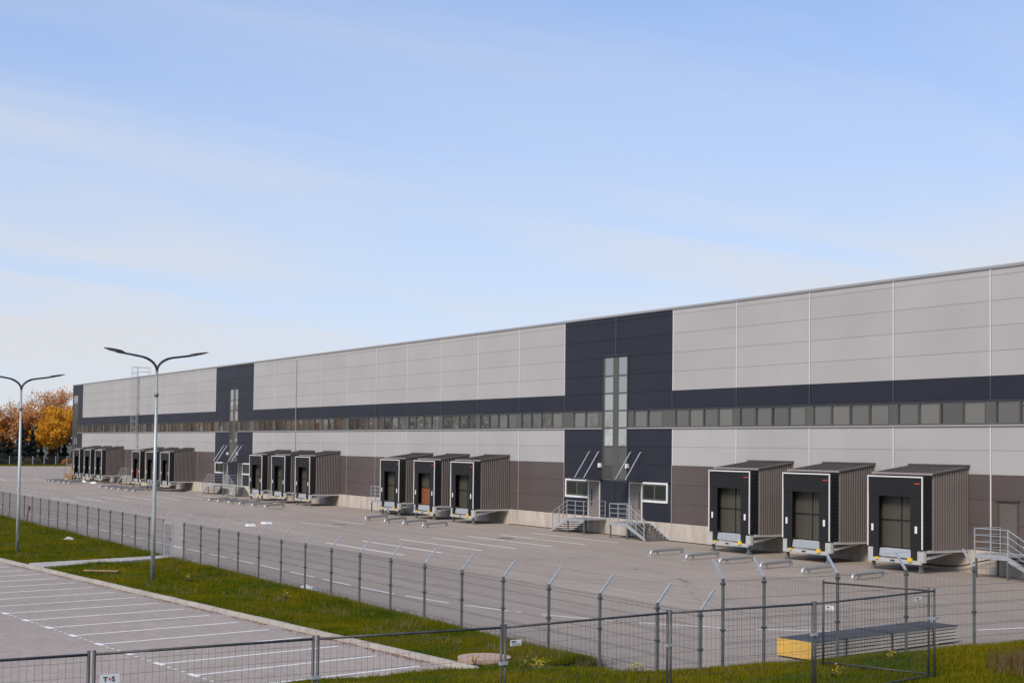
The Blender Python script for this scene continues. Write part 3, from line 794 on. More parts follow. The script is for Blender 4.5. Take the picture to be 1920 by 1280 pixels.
# ------------------------------------------------------------------ loading dock houses
HW = 1.83          # half width
YF, YB = -2.90, -2.30
def ribwall(sgn):
    """ribbed side sheet, ribs stand out in +-x"""
    b = MB(); pitch = .155; y = YB; prof = []
    while y < -.02:
        for dy_, h in ((0, 0), (.004, .14), (.071, .14), (.075, 0)):
            if y + dy_ < -.01: prof.append((y + dy_, h))
        y += pitch
    prof.append((-.004, prof[-1][1]))
    n0 = 0
    for y, h in prof:
        zt = 4.80 + (y / YB) * -.34
        x = sgn * (HW - .14 + h)
        b.v += [(x, y, 1.06), (x, y, zt)]
    for i in range(len(prof) - 1):
        q = (2 * i, 2 * i + 2, 2 * i + 3, 2 * i + 1)
        b.f.append(q if sgn > 0 else q[::-1])
    return b
def dock_proto(lower=None):
    P = []
    body = MB()
    body.hexa([(-HW + .155, YB + .03, 1.04), (HW - .155, YB + .03, 1.04), (HW - .155, -.003, 1.04), (-HW + .155, -.003, 1.04), (-HW + .155, YB + .03, 4.42), (HW - .155, YB + .03, 4.42), (HW - .155, -.003, 4.76), (-HW + .155, -.003, 4.76)])
    P.append(('body', body.mesh('body', M['dockroof']), []))
    for sg in (1, -1): P.append(('ribbed_side', ribwall(sg).mesh('ribbed_side', M['rib']), []))
    rf = MB().hexa([(-HW - .05, YB - .14, 4.45), (HW + .05, YB - .14, 4.45), (HW + .05, -.003, 4.79), (-HW - .05, -.003, 4.79), (-HW - .05, YB - .14, 4.52), (HW + .05, YB - .14, 4.52), (HW + .05, -.003, 4.86), (-HW - .05, -.003, 4.86)])
    seams = MB()
    for i in range(1, 9):
        x = -HW + i * 2 * HW / 9
        seams.hexa([(x - .012, YB - .13, 4.522), (x + .012, YB - .13, 4.522), (x + .012, -.05, 4.862), (x - .012, -.05, 4.862), (x - .012, YB - .13, 4.555), (x + .012, YB - .13, 4.555), (x + .012, -.05, 4.895), (x - .012, -.05, 4.895)])
    P.append(('roof', rf.mesh('roof', M['dockroof']), [('eaves_flashing', MB().box(-HW - .06, HW + .06, YB - .165, YB - .142, 4.44, 4.535).mesh('eaves_flashing', M['btrim'])),
             ('wall_flashing', MB().box(-HW - .06, HW + .06, -.09, -.004, 4.863, 4.93).mesh('wall_flashing', M['dockroof'])), ('seam', seams.mesh('seam', M['dockroof']))]))
    # shelter: soft black sides and folds
    SW = 1.72
    sh = MB().box(-SW, -SW + .06, YF + .04, YB + .02, 1.08, 4.34).box(SW - .06, SW, YF + .04, YB + .02, 1.08, 4.34).box(-SW + .06, SW - .06, YF + .04, YB + .02, 4.27, 4.34)
    fold = MB()
    for i in range(17):
        z = 1.2 + i * .185
        d = .16 if i < 4 else .03
        for sg in (1, -1):
            fold.bar((sg * (SW + .012), YF + .10, z - d), (sg * (SW + .012), YB - .02, z + .02), .03, .045)
    P.append(('shelter_side', sh.mesh('shelter_side', M['black']), [('fold', fold.mesh('fold', M['blackfold']))]))
    P.append(('head_curtain', MB().hexa([(-SW + .07, YF + .02, 3.44), (SW - .07, YF + .02, 3.44), (SW - .07, YF + .05, 3.44), (-SW + .07, YF + .05, 3.44), (-SW + .07, YF, 4.30), (SW - .07, YF, 4.30), (SW - .07, YF + .05, 4.30), (-SW + .07, YF + .05, 4.30)]).mesh('head_curtain', M['black']),
              [('maker_plate', MB().box(SW - .48, SW - .14, YF - .02, YF + .02, 4.03, 4.075).mesh('maker_plate', M['red']))]))
    for sg in (-1, 1):
        x0, x1 = (-SW + .07, -SW + .70) if sg < 0 else (SW - .78, SW - .07)
        mk = (x0 + .16, x0 + .29) if sg < 0 else (x1 - .42, x1 - .28)
        P.append(('side_curtain', MB().box(x0, x1, YF + .035, YF + .065, 1.06 if sg < 0 else 1.02, 3.52).mesh('side_curtain', M['black']),
                  [('white_marker', MB().box(mk[0], mk[1], YF + .022, YF + .033, 1.80, 2.12).mesh('white_marker', M['signw']))]))
    fr = MB().box(-SW, -SW + .052, YF - .01, YF + .035, 1.09, 4.318).box(SW - .052, SW, YF - .01, YF + .035, 1.09, 4.318).box(-SW, SW, YF - .012, YF + .037, 4.32, 4.378)
    P.append(('white_frame', fr.mesh('white_frame', M['white']), []))
    # gate closing the house
    g = MB(); yd = -2.42
    x = -1.15
    while x < 1.15:
        g.box(x, x + .085, yd, yd + .03, 1.08, 3.9); x += .125
    back = MB().box(-1.3, 1.3, yd + .031, yd + .05, 1.07, 4.0)
    rail = MB().box(-1.28, 1.28, yd - .03, yd - .002, 2.30, 2.36).box(-.03, .03, yd - .035, yd - .002, 1.08, 2.298).box(-.03, .03, yd - .035, yd - .002, 2.362, 3.9)
    subs = [('slat_ribs', g.mesh('slat_ribs', M['gate'])), ('crossbar', rail.mesh('crossbar', M['rubber']))]
    if lower: subs.append(('boarded_lower_half', MB().box(-1.1, 1.1, yd - .08, yd - .04, 1.08, 2.28).mesh('boarded_lower_half', M['orange'])))
    P.append(('gate', back.mesh('gate', M['gate']), subs))
    # leveller, bumpers and undercarriage
    lv = MB().box(-1.0, 1.0, YF + .12, YB + .4, .62, 1.02)
    P.append(('leveller', lv.mesh('leveller', M['steelpaint']), [('lip', MB().hexa([(-.98, YF + .02, .66), (.98, YF + .02, .66), (.98, YF + .10, .66), (-.98, YF + .10, .66), (-.98, YF + .07, 1.0), (.98, YF + .07, 1.0), (.98, YF + .11, 1.0), (-.98, YF + .11, 1.0)]).mesh('lip', M['galv']))]))
    for sg in (-1, 1):
        P.append(('bumper', MB().box(sg * 1.18 - .15, sg * 1.18 + .15, YF - .02, YF + .18, .52, 1.03).mesh('bumper', M['rubber']), []))
        P.append(('corner_plate', MB().box(sg * 1.54 - .19, sg * 1.54 + .19, YF + .06, YF + .24, .50, 1.03).mesh('corner_plate', M['steelpaint']), []))
        P.append(('leg', MB().box(sg * 1.48 - .06, sg * 1.48 + .06, YF + .10, YF + .24, .10, .50).hexa([(sg * 1.48 - .14, YF + .05, 0), (sg * 1.48 + .14, YF + .05, 0), (sg * 1.48 + .14, YF + .29, 0), (sg * 1.48 - .14, YF + .29, 0), (sg * 1.48 - .06, YF + .10, .16), (sg * 1.48 + .06, YF + .10, .16), (sg * 1.48 + .06, YF + .24, .16), (sg * 1.48 - .06, YF + .24, .16)]).mesh('leg', M['galvd']), []))
        P.append(('floor_beam', MB().box(sg * 1.74 - .06, sg * 1.74 + .06, YF + .3, -.05, .93, 1.05).mesh('floor_beam', M['steelpaint']), []))
        P.append(('brace', MB().bar((sg * 1.62, YF + .25, .66), (sg * 1.62, -.95, .92), .10, .12).mesh('brace', M['steelpaint']), []))
        yw = .12 if sg > 0 else .07
        P.append(('yellow_stop', MB().box(sg * 1.02 - yw, sg * 1.02 + yw, YF - .10, YF + .0, .50, .50 + 1.5 * yw).mesh('yellow_stop', M['yellow']), []))
    P.append(('front_beam', MB().box(-1.62, 1.62, YF - .03, YF + .08, .40, .58).mesh('front_beam', M['steelpaint']), [('type_plate', MB().box(-.22, .06, YF - .045, YF - .032, .46, .53).mesh('type_plate', M['signk']))]))
    P.append(('floor', MB().box(-HW + .1, HW - .1, YB + .2, -.05, .95, 1.035).mesh('floor', M['galvd']), []))
    return P
dockA = dock_proto(); dockB = dock_proto(True)
trios = [(-47.83, 'nearest trio'), (-89.83, 'trio left of the wide anthracite block'), (-119.97, 'trio in the middle'), (-161.83, 'trio behind the tall lamp'), (-191.85, 'farthest trio')]
for ti, (x, nm) in enumerate(trios):
    for j, pos in enumerate(('right', 'middle', 'left')):
        b_ = (ti == 1 and j == 1) or (ti == 3 and j == 2)
        lb = '%s ribbed brown dock house of the %s' % (pos, nm)
        if b_: lb = 'dock house with an orange board inside, %s of the %s' % (pos, nm.replace(' the wide', ''))
        place('loading_dock_house', dockB if b_ else dockA, (x - 6 * j, 0, 0), lb, 'loading dock', 'loading dock houses along the warehouse')

# ------------------------------------------------------------------ wheel guides
def guide_mesh(L):
    r_ = .085; h = .27
    p = [(0, 0, 0), (0, 0, .10)]
    for i in range(1, 6):
        a = math.pi / 2 * i / 5
        p.append((0, .17 * (1 - math.cos(a)), .10 + .17 * math.sin(a)))
    q = [(0, L - y, z) for x_, y, z in reversed(p)]
    return p + q
places = ['before the nearest docks', 'before the docks left of the wide anthracite block', 'before the middle docks', 'before the docks behind the tall lamp', 'before the farthest docks']
ordn = ['first', 'second', 'third', 'fourth', 'fifth', 'sixth']
G = [[(-59.54, -60.25), (-56.57, -57.25), (-53.95, -54.5), (-50.98, -51.75), (-48.15, -48.8), (-45.03, -45.75)],
     [(-94.6, -96.4), (-91.35, -93.2), (-88.41, -90.0), (-85.42, -86.8)],
     [(-129.9, -131.6), (-127.3, -129.2), (-124.3, -126.2), (-121.4, -123.2), (-118.2, -120.1), (-115.1, -117.4)],
     [(-169.8, -172.2), (-166.9, -169.2), (-164.4, -166.7), (-161.5, -163.8), (-158.4, -160.7), (-155.7, -158.6)],
     [(-198.5, -201.2), (-196.8, -199.4), (-194.2, -196.8), (-191.0, -193.5), (-188.0, -190.5), (-185.3, -189.0)]]
for gi, row in enumerate(G):
    for j, (xa, xb) in enumerate(row):
        d = Vector((xb - xa, 2.55)); L = d.length
        t = thing('wheel_guide', (xa, -8.2, 0), '%s steel tube wheel guide from left %s' % (ordn[j], places[gi]), 'wheel guide', 'steel wheel guides on the yard', math.atan2(-d.x, d.y))
        me = shared(('guide', round(L, 2)), lambda: MB().tube(guide_mesh(L), .085, 10).mesh('tube', M['tube'], True))
        o = bpy.data.objects.new('tube', me); col.objects.link(o); o.parent = t
        ps = shared(('gpost', 0), lambda: MB().box(-.045, .045, .52, .61, 0, .22).mesh('short_post', M['tube']))
        o = bpy.data.objects.new('short_post', ps); col.objects.link(o); o.parent = t
        for yy in (0, L):
            fp = shared(('gpad', 0), lambda: MB().prism([(.24 * math.cos(a * math.pi / 4), .24 * math.sin(a * math.pi / 4)) for a in range(8)], .002, .014).mesh('foot_pad', M['stone']))
            o = bpy.data.objects.new('foot_pad', fp); col.objects.link(o); o.parent = t; o.location = (0, yy, 0)

# ------------------------------------------------------------------ steel stairs
def stairs(px0, px1, sgn, label, zt=.97, run=1.85, yf=-1.80):
    """platform px0..px1 in front of the wall, flight leaving in +-x"""
    cx = (px0 + px1) / 2; yb = -.08
    t = thing('steel_staircase', (cx, yf / 2, 0), label, 'staircase', 'steel stairs along the warehouse')
    def P(name, b, m): return wpart(name, b, m, t)
    P('platform', MB().box(px0, px1, yf, yb, zt - .06, zt), M['galv'])
    P('platform_edge', MB().box(px0, px1, yf - .02, yf - .002, zt - .19, zt + .01), M['galv'])
    P('platform_edge', MB().box(px0, px1, yb + .002, yb + .02, zt - .19, zt + .01), M['galv'])
    for x in (px0 + .06, px1 - .06):
        for y in (yf + .06, -.35):
            P('leg', MB().box(x - .04, x + .04, y - .04, y + .04, 0, zt - .062), M['galvd'])
    xs0 = px1 if sgn > 0 else px0; xs1 = xs0 + sgn * run
    for y in (yf, yb):
        P('stringer', MB().hexa([(xs0, y - .03, zt - .26), (xs0, y + .03, zt - .26), (xs0, y + .03, zt - .02), (xs0, y - .03, zt - .02), (xs1 + sgn * .02, y - .03, 0), (xs1 + sgn * .02, y + .03, 0), (xs1 - sgn * .02, y + .03, .16), (xs1 - sgn * .02, y - .03, .16)]), M['galv'])
    n = 6
    for i in range(n):
        f = (i + .5) / n
        x = xs0 + sgn * run * (f + .06); z = zt * (1 - (i + 1) / (n + .5))
        P('tread', MB().box(x - .14, x + .14, yf + .032, yb - .032, z - .035, z), M['galvd'])
    H = 1.12
    def rail_run(pts, posts):
        for lev in (1.0, .74, .48, .22):
            b = MB(); b.tube([(x, y, z + H * lev) for x, y, z in pts], .024 if lev == 1 else .015, 6)
            P('handrail' if lev == 1 else 'rail', b, M['galv'])
        for x, y, z in posts: P('rail_post', MB().box(x - .022, x + .022, y - .022, y + .022, z - .1, z + H), M['galv'])
    far = px0 if sgn > 0 else px1
    e = .03 if sgn > 0 else -.03
    rail_run([(far + e, -.15, zt), (far + e, yf, zt), (xs0, yf, zt), (xs1, yf, .1)], [(far + e, -.15, zt), (far + e, yf, zt), ((far + xs0) / 2, yf, zt), (xs0, yf, zt), ((xs0 + xs1) / 2, yf, zt / 2 + .06), (xs1 - sgn * .1, yf, .12)])
    return t
stairs(-77.55, -75.55, -1, 'galvanised stair descending left from the left door of the wide anthracite block')
stairs(-72.70, -70.80, 1, 'galvanised stair descending right from the right door of the wide anthracite block')
stairs(-149.55, -147.55, -1, 'galvanised stair descending left at the narrow far anthracite block')
stairs(-144.70, -142.80, 1, 'galvanised stair descending right at the narrow far anthracite block')
stairs(-44.12, -42.26, 1, 'galvanised stair with platform at the right edge beside the nearest dock', zt=1.04)
stairs(-107.65, -105.8, 1, 'galvanised stair platform left of the dock with the rust orange board')
stairs(-184.4, -182.0, -1, 'galvanised stair between the two farthest dock trios', zt=1.02)
stairs(-214.3, -211.6, -1, 'galvanised stair at the far left end of the warehouse', zt=1.02)

# ------------------------------------------------------------------ roof ladder
lx = -183.3
ld = thing('roof_ladder', (lx, -.4, 4.4), 'tall caged steel ladder climbing the facade to the roof edge', 'ladder')
for sx in (-.24, .24):
    wpart('ladder_rail', MB().tube([(lx + sx, -.22, 4.5), (lx + sx, -.22, 15.15)], .03, 6), M['galv'], ld)
    wpart('roof_rail', MB().tube([(lx + sx * 1.6, -.22, 15.15), (lx + sx * 1.6, 1.3, 15.15), (lx + sx * 1.6, 1.3, 13.9)], .03, 6).tube([(lx + sx * 1.6, -.22, 14.6), (lx + sx * 1.6, 1.3, 14.6)], .02, 6), M['galv'], ld)
for i in range(35):
    z = 4.7 + i * .3
    wpart('rung', MB().bar((lx - .24, -.22, z), (lx + .24, -.22, z), .025, .025), M['galv'], ld)
for i in range(12):
    z = 6.6 + i * .78
    p = [(lx + .38 * math.sin(a), -.22 - .42 * (1 - math.cos(a) * 1.0) * 1.0 if False else -.24 - .40 * (1 + math.cos(a)) / 1.0, z) for a in [math.pi * (k / 8 * 2 - 1) for k in range(9)]]
    wpart('cage_hoop', MB().tube(p, .022, 5), M['galv'], ld)
for a in (-1.9, -.9, 0, .9, 1.9):
    x_, y_ = lx + .38 * math.sin(a), -.24 - .40 * (1 + math.cos(a))
    wpart('cage_bar', MB().tube([(x_, y_, 6.6), (x_, y_, 15.18)], .018, 5), M['galv'], ld)
for i in range(5):
    z = 5 + i * 2.1
    wpart('wall_bracket', MB().box(lx - .26, lx + .26, -.22, .0, z, z + .05), M['galv'], ld)

# ------------------------------------------------------------------ lamp posts
def lamp(x, y, zs, label, rz):
    t = thing('lamp_post', (x, y, 0), label, 'street lamp', 'double arm lamp posts on the verge', rz)
    def P(n, me, par=t):
        o = bpy.data.objects.new(n, me); col.objects.link(o); o.parent = par; return o
    P('pole', MB().tube([(0, 0, .05), (0, 0, 2.4), (0, 0, zs)], [.09, .082, .055], 14).mesh('pole', M['pole'], True))
    P('base_plate', MB().box(-.2, .2, -.2, .2, .06, .10).mesh('base_plate', M['galvd']))
    P('concrete_footing', MB().prism([(.36 * math.cos(k * math.pi / 8), .36 * math.sin(k * math.pi / 8)) for k in range(16)], -.05, .07).mesh('concrete_footing', M['kerb']))
    P('service_door', MB().box(.085, .108, -.05, .05, .7, 1.15).mesh('service_door', M['galvd']))
    P('collar', MB().tube([(0, 0, zs - 1.0), (0, 0, zs - .86)], .085, 12).mesh('collar', M['galvd'], True))
    for sg in (1, -1):
        pts = [(0, 0, zs - .3), (0, 0, zs)]
        for k in range(1, 9):
            a = k / 8
            ang = a * R(80)
            pts.append((0, sg * .78 * (1 - math.cos(ang)) / (1 - math.cos(R(80))) * .9, zs + .56 * math.sin(ang) / math.sin(R(80))))
        ex, ez = pts[-1][1], pts[-1][2]
        pts.append((0, ex + sg * .66, ez + .10))
        arm = P('arm', MB().tube(pts, [.055] * 2 + [.05] * 6 + [.042] * 3, 10).mesh('arm', M['lampblack'], True))  # arm coloured dark to read as a backlit silhouette against the sky
        a0, z0 = ex + sg * .60, ez + .095
        L = .80
        hd = MB()
        secs = [(0, .06, .07), (.10, .10, .10), (.16, .17, .115), (.45, .19, .095), (.75, .16, .06), (.95, .06, .02)]
        n0 = 0
        for d, wd, th in secs:
            yy = a0 + sg * d * L / .95; zz = z0 + d * .20 - .02 * (d / .95) ** 2
            hd.v += [(-wd, yy, zz - th * .45), (wd, yy, zz - th * .45), (wd * .8, yy, zz + th * .55), (-wd * .8, yy, zz + th * .55)]
        for i in range(len(secs) - 1):
            for k in range(4):
                q = (i * 4 + k, i * 4 + (k + 1) % 4, i * 4 + 4 + (k + 1) % 4, i * 4 + 4 + k)
                hd.f.append(q if sg < 0 else q[::-1])
        hd.f += [(0, 1, 2, 3), (20, 21, 22, 23)]
        h_ = P('lamp_head', hd.mesh('lamp_head', M['lampblack']))
        P('lens', MB().hexa([(-.14, a0 + sg * .25, z0 + .018), (.14, a0 + sg * .25, z0 + .018), (.14, a0 + sg * .60, z0 + .075), (-.14, a0 + sg * .60, z0 + .075),
                             (-.14, a0 + sg * .25, z0 + .028), (.14, a0 + sg * .25, z0 + .028), (.14, a0 + sg * .60, z0 + .085), (-.14, a0 + sg * .60, z0 + .085)]).mesh('lens', M['lampglass']), h_)
lamp(-55.14, -35.30, 8.32, 'tall double arm street lamp standing alone left of the middle of the verge', R(3))
lamp(-71.76, -37.08, 8.0, 'double arm street lamp farther left, its left arm cut by the frame', R(3))

# ------------------------------------------------------------------ perimeter fence
def fence_post(h=1.87, ay=1.0):
    b = MB().box(-.03, .03, -.03, .03, -.3, h)
    return b
def wire_panel(L, h, z0=.06):
    b = MB(); r_ = .0026
    n = int(L / .05)
    for i in range(1, n):
        x = i * L / n
        b.v += [(x - r_, 0, z0), (x + r_, 0, z0), (x, r_ * 1.6, z0), (x - r_, 0, h), (x + r_, 0, h), (x, r_ * 1.6, h)]
        k = len(b.v) - 6
        b.f += [(k, k + 1, k + 4, k + 3), (k + 1, k + 2, k + 5, k + 4), (k + 2, k, k + 3, k + 5)]
    for z in (.10, .30, .62, .66, .95, 1.20, 1.24, 1.50, 1.72, h - .05):
        if z < h: b.box(0, L, -.004, .004, z - .004, z + .004)
    return b
def perimeter(name, pts, z, arm, label, H=1.87):
    t = thing(name, (pts[0][0], pts[0][1], z), label, 'fence', 'perimeter fence runs')
    ax = Vector((arm[0], arm[1], 0)) * .40
    pmesh = fence_post(H).mesh('post', M['galvd'])
    amesh = MB().bar((0, 0, H - .03), (ax.x, ax.y, H + .44), .05, .05).mesh('angled_arm', M['galv'])
    cmesh = MB().box(-.05, .05, -.05, .05, H - .16, H - .11).mesh('clamp', M['wire'])
    cmesh2 = MB().box(-.05, .05, -.05, .05, .95, 1.0).mesh('clamp', M['wire'])
    for i, (x, y) in enumerate(pts):
        p = bpy.data.objects.new('post', pmesh); col.objects.link(p); p.parent = t; p.location = Vector((x, y, z)) - t.location
        for nn, mm in (('angled_arm', amesh), ('clamp', cmesh), ('clamp', cmesh2)):
            q = bpy.data.objects.new(nn, mm); col.objects.link(q); q.parent = p
    for i in range(len(pts) - 1):
        a, c = Vector(pts[i]), Vector(pts[i + 1]); d = c - a
        if d.length > 3.2 : continue
        me = shared(('wp', round(d.length, 1), round(H, 2)), lambda: wire_panel(d.length, H - .02).mesh('mesh_panel', M['wirefine']))
        o = bpy.data.objects.new('mesh_panel', me); col.objects.link(o); o.parent = t
        o.location = Vector((a.x, a.y, z)) - t.location; o.rotation_euler = (0, 0, math.atan2(d.y, d.x)); o.scale = (1, 1, 1)
    for k in (.45, .95):
        b = MB()
        for i in range(len(pts) - 1):
            p, q = Vector(pts[i]), Vector(pts[i + 1])
            off = Vector((ax.x * k, ax.y * k, H + .44 * k))
            b.tube([Vector((p.x, p.y, z)) + off, Vector(((p.x + q.x) / 2, (p.y + q.y) / 2, z)) + off - Vector((0, 0, .02)), Vector((q.x, q.y, z)) + off], .0025, 3)
        wpart('barbed_wire', b, M['wirefine'], t)
    return t
px = [-27.6 - 2.445 * i for i in range(16)]           # right of the gate
perimeter('perimeter_fence', [(-25.95, -31.2)] + [(x, -31.2) for x in px[:16]], 0.0, (0, 1), 'steel mesh fence with bent post tops between verge and yard, right of the gate')
pl_ = [-67.45 - 2.44 * i for i in range(24)]
perimeter('perimeter_fence', [(x, -31.2) for x in pl_], 0.0, (0, 1), 'steel mesh fence with bent post tops on the left, beyond the gate')
perimeter('perimeter_fence', [(-27.5, -29.3), (-27.5, -28.0), (-27.55, -25.5), (-27.6, -23.0), (-27.6, -20.4), (-27.6, -17.9), (-27.6, -15.4)], .15, (-1, 0), 'raised mesh fence run on the bank at right, arms leaning left', 2.23)
gt = thing('fence_gate', (-66.7, -31.2, 0), 'narrow pale green framed gate in the mesh fence at the path end', 'gate')
for x in (-67.3, -66.05): wpart('gate_post', MB().box(x - .045, x + .045, -31.245, -31.155, 0, 1.78), M['galv'], gt)
gf = wpart('gate_leaf', MB().box(-67.24, -67.18, -31.23, -31.17, .12, 1.70).box(-66.16, -66.10, -31.23, -31.17, .12, 1.70).box(-67.178, -66.162, -31.23, -31.17, .12, .18).box(-67.178, -66.162, -31.23, -31.17, 1.64, 1.70), M['galv'], gt)
b = wire_panel(1.0, 1.66, .15); b.v = [(x - 67.17, y - 31.2, z) for x, y, z in b.v]
wpart('mesh_infill', b, M['wirefine'], gf)
wpart('lock', MB().box(-66.22, -66.08, -31.26, -31.14, .9, 1.05), M['wire'], gf)

# ------------------------------------------------------------------ temporary site fence
def temp_panel(a, c, zt, label, tilt=0.0, zb=None, sign=None):
    a = Vector((a[0], a[1])); c = Vector((c[0], c[1])); d = c - a; L = d.length
    t = thing('temporary_fence', (a.x, a.y, zt - 2.0), label, 'site fence', 'temporary mesh fence panels', math.atan2(d.y, d.x))
    r_ = .021
    def P(n, me, par=t):
        o = bpy.data.objects.new(n, me); col.objects.link(o); o.parent = par; return o
    for x in (0.03, L - .03): P('upright', MB().tube([(x, 0, -.12), (x, 0, 2.04)], r_ * 1.15, 10).mesh('upright', M['tframe'], True))
    P('top_rail', MB().tube([(0.03, 0, 1.985), (L - .03, 0, 1.985)], r_, 8).mesh('top_rail', M['tframe'], True))
    P('bottom_rail', MB().tube([(0.03, 0, .14), (L - .03, 0, .14)], r_, 8).mesh('bottom_rail', M['tframe'], True))
    b = MB(); w_ = .0019
    n = int(L / .108)
    for i in range(1, n):
        x = .03 + i * (L - .06) / n
        b.v += [(x - w_, 0, .14), (x + w_, 0, .14), (x, w_ * 2, .14), (x - w_, 0, 2.01), (x + w_, 0, 2.01), (x, w_ * 2, 2.01)]
        k = len(b.v) - 6
        b.f += [(k, k + 1, k + 4, k + 3), (k + 1, k + 2, k + 5, k + 4), (k + 2, k, k + 3, k + 5)]
    for i in range(1, 9):
        b.box(.03, L - .03, -.002, .002, .14 + i * .2175 - w_, .14 + i * .2175 + w_)
    P('wire_mesh', b.mesh('wire_mesh', M['wire']))
    P('coupler', MB().box(L - .06, L + .09, -.035, .035, 1.35, 1.41).mesh('coupler', M['galv']))
    for x in (0.0, ):
        P('foot_block', MB().hexa([(x - .36, -.13, -.2), (x + .36, -.13, -.2), (x + .36, .13, -.2), (x - .36, .13, -.2), (x - .32, -.10, -.05), (x + .32, -.10, -.05), (x + .32, .10, -.05), (x - .32, .10, -.05)]).mesh('foot_block', M['kerb']))
    if sign:
        sx, sz, sw, shh, kind = sign
        pl = P('sign_plate', MB().box(sx, sx + sw, -.035, -.027, sz, sz + shh).mesh('sign_plate', M['signw']))
        if kind == 'TS':
            for txt, ox, mt, sc_ in (('T', .045, M['signk'], .10), ('+', .118, M['red'], .075), ('S', .170, M['signk'], .10)):
                cu = bpy.data.curves.new('letter', 'FONT'); cu.body = txt; cu.size = sc_; cu.extrude = .001; cu.offset = .003
                tmp = bpy.data.objects.new('letter', cu)
                me = bpy.data.meshes.new_from_object(tmp); me.materials.clear(); me.materials.append(mt)
                o = P('letter', me, pl); o.rotation_euler = (R(90), 0, 0); o.location = (sx + ox, -.038, sz + .030 + (.008 if txt == '+' else 0))
                o.scale = (1.05, 1, 1)
                bpy.data.objects.remove(tmp)
        else:
            P('print', MB().box(sx + sw * .08, sx + sw * .5, -.04, -.036, sz + shh * .62, sz + shh * .82).mesh('print', M['signk']), pl)
            P('print', MB().box(sx + sw * .08, sx + sw * .9, -.04, -.036, sz + shh * .36, sz + shh * .46).box(sx + sw * .08, sx + sw * .9, -.04, -.036, sz + shh * .16, sz + shh * .26).mesh('print', M['signg']), pl)
    return t
TF = [(-21.05, -49.7), (-21.1, -46.15), (-21.25, -42.58), (-21.2, -39.15), (-21.75, -35.22), (-21.75, -31.6), (-22.65, -27.2)]
lab = ['temporary fence panel at the far left of the bottom edge', 'temporary fence panel carrying the T and S lettered sign', 'temporary fence panel in front of the car park kerb', 'temporary fence panel over the verge with a small white sign at its left', 'temporary fence panel left of the stacked panels', 'temporary fence panel crossing the yellow ended stack']
for i in range(6):
    sg = None
    if i == 1: sg = (.11, 1.55, .29, .13, 'TS')
    if i == 3: sg = (.12, 1.66, .24, .10, 'x')
    if i == 5: sg = (3.62, 1.80, .25, .10, 'x')
    temp_panel((TF[i][0], TF[i][1] + (.012 if i else 0)), (TF[i + 1][0], TF[i + 1][1] - .012), 2.46, lab[i], sign=sg)
temp_panel((-25.2, -28.2), (-22.72, -27.3), 2.46, 'temporary fence panel turned back at an angle at the right end', sign=(.10, 1.36, .22, .10, 'x'))

# ------------------------------------------------------------------ stack of insulated panels
st = thing('panel_stack', (-29.38, -22.5, 0), 'low stack of cream insulated wall panels with yellow wool ends in the yard', 'panel stack', None, R(8.2))
Ls, Ws = 6.45, 1.22
for i in range(5):
    z = .045 + i * .094
    pn = bpy.data.objects.new('insulated_panel', shared(('ip', 0), lambda: MB().box(-Ws / 2, Ws / 2, -Ls / 2, Ls / 2, .012, .076).mesh('insulated_panel', M['cream'])))
    col.objects.link(pn); pn.parent = st; pn.location = (rng.uniform(-.012, .012), rng.uniform(-.015, .015), z)
    cr = bpy.data.objects.new('spacer_strip', shared(('ipc', 0), lambda: MB().box(-Ws / 2 + .03, Ws / 2 - .03, -Ls / 2 + .01, Ls / 2 - .01, -.004, .0115).mesh('spacer_strip', M['film'])))  # dark filler between panels, shade of the gap put into its colour
    col.objects.link(cr); cr.parent = pn
o = bpy.data.objects.new('wrap_film', MB().box(-Ws / 2 - .01, Ws / 2 + .01, -Ls / 2 + .02, Ls / 2 - .01, .500, .510).mesh('wrap_film', M['film'])); col.objects.link(o); o.parent = st  # thin dark sheet over the top of the stack, then its yellow end below
o = bpy.data.objects.new('wool_end', MB().box(-Ws / 2 + .01, Ws / 2 - .01, -Ls / 2 - .05, -Ls / 2 - .017, .045, .50).mesh('wool_end', M['wool'])); col.objects.link(o); o.parent = st
for y in (-1.9, .1, 2.0):
    o = bpy.data.objects.new('strap', MB().box(-Ws / 2 - .016, Ws / 2 + .016, y - .03, y + .03, .512, .516).box(Ws / 2 + .012, Ws / 2 + .016, y - .03, y + .03, .03, .511).mesh('strap', M['rubber'])); col.objects.link(o); o.parent = st
for y in (-2.2, 0, 2.2):
    o = bpy.data.objects.new('batten', MB().box(-Ws / 2, Ws / 2, y - .05, y + .05, 0, .052).mesh('batten', M['wood'])); col.objects.link(o); o.parent = st

# ------------------------------------------------------------------ small things on yard and verge
def disc(r_, n=20): return [(r_ * math.cos(2 * math.pi * k / n), r_ * math.sin(2 * math.pi * k / n)) for k in range(n)]
for x, y, lb in ((-90.9, -11.85, 'round manhole cover by the short bay lines left of the middle'), (-74.2, -8.3, 'round manhole cover among the oblique lorry bays'), (-113.6, -7.6, 'round manhole cover near the middle wheel guides')):
    t = thing('manhole_cover', (x, y, 0), lb, 'manhole', 'manhole covers in the yard')
    o = bpy.data.objects.new('cover', shared(('mh', 0), lambda: MB().prism(disc(.52), -.01, .012).mesh('cover', M['manhole']))); col.objects.link(o); o.parent = t
    o = bpy.data.objects.new('rim', shared(('mhr', 0), lambda: MB().prism(disc(.62), -.01, .007).mesh('rim', M['ring']))); col.objects.link(o); o.parent = t
t = thing('concrete_well_ring', (-31.8, -33.55, .1), 'round reddish concrete well cover set in the verge by the kerb end', 'well cover')
o = bpy.data.objects.new('ring', MB().prism(disc(.68, 28), -.15, .085).mesh('ring', M['ring'])); col.objects.link(o); o.parent = t
o = bpy.data.objects.new('lid', MB().prism(disc(.44, 24), .085, .092).mesh('lid', M['ring'])); col.objects.link(o); o.parent = t

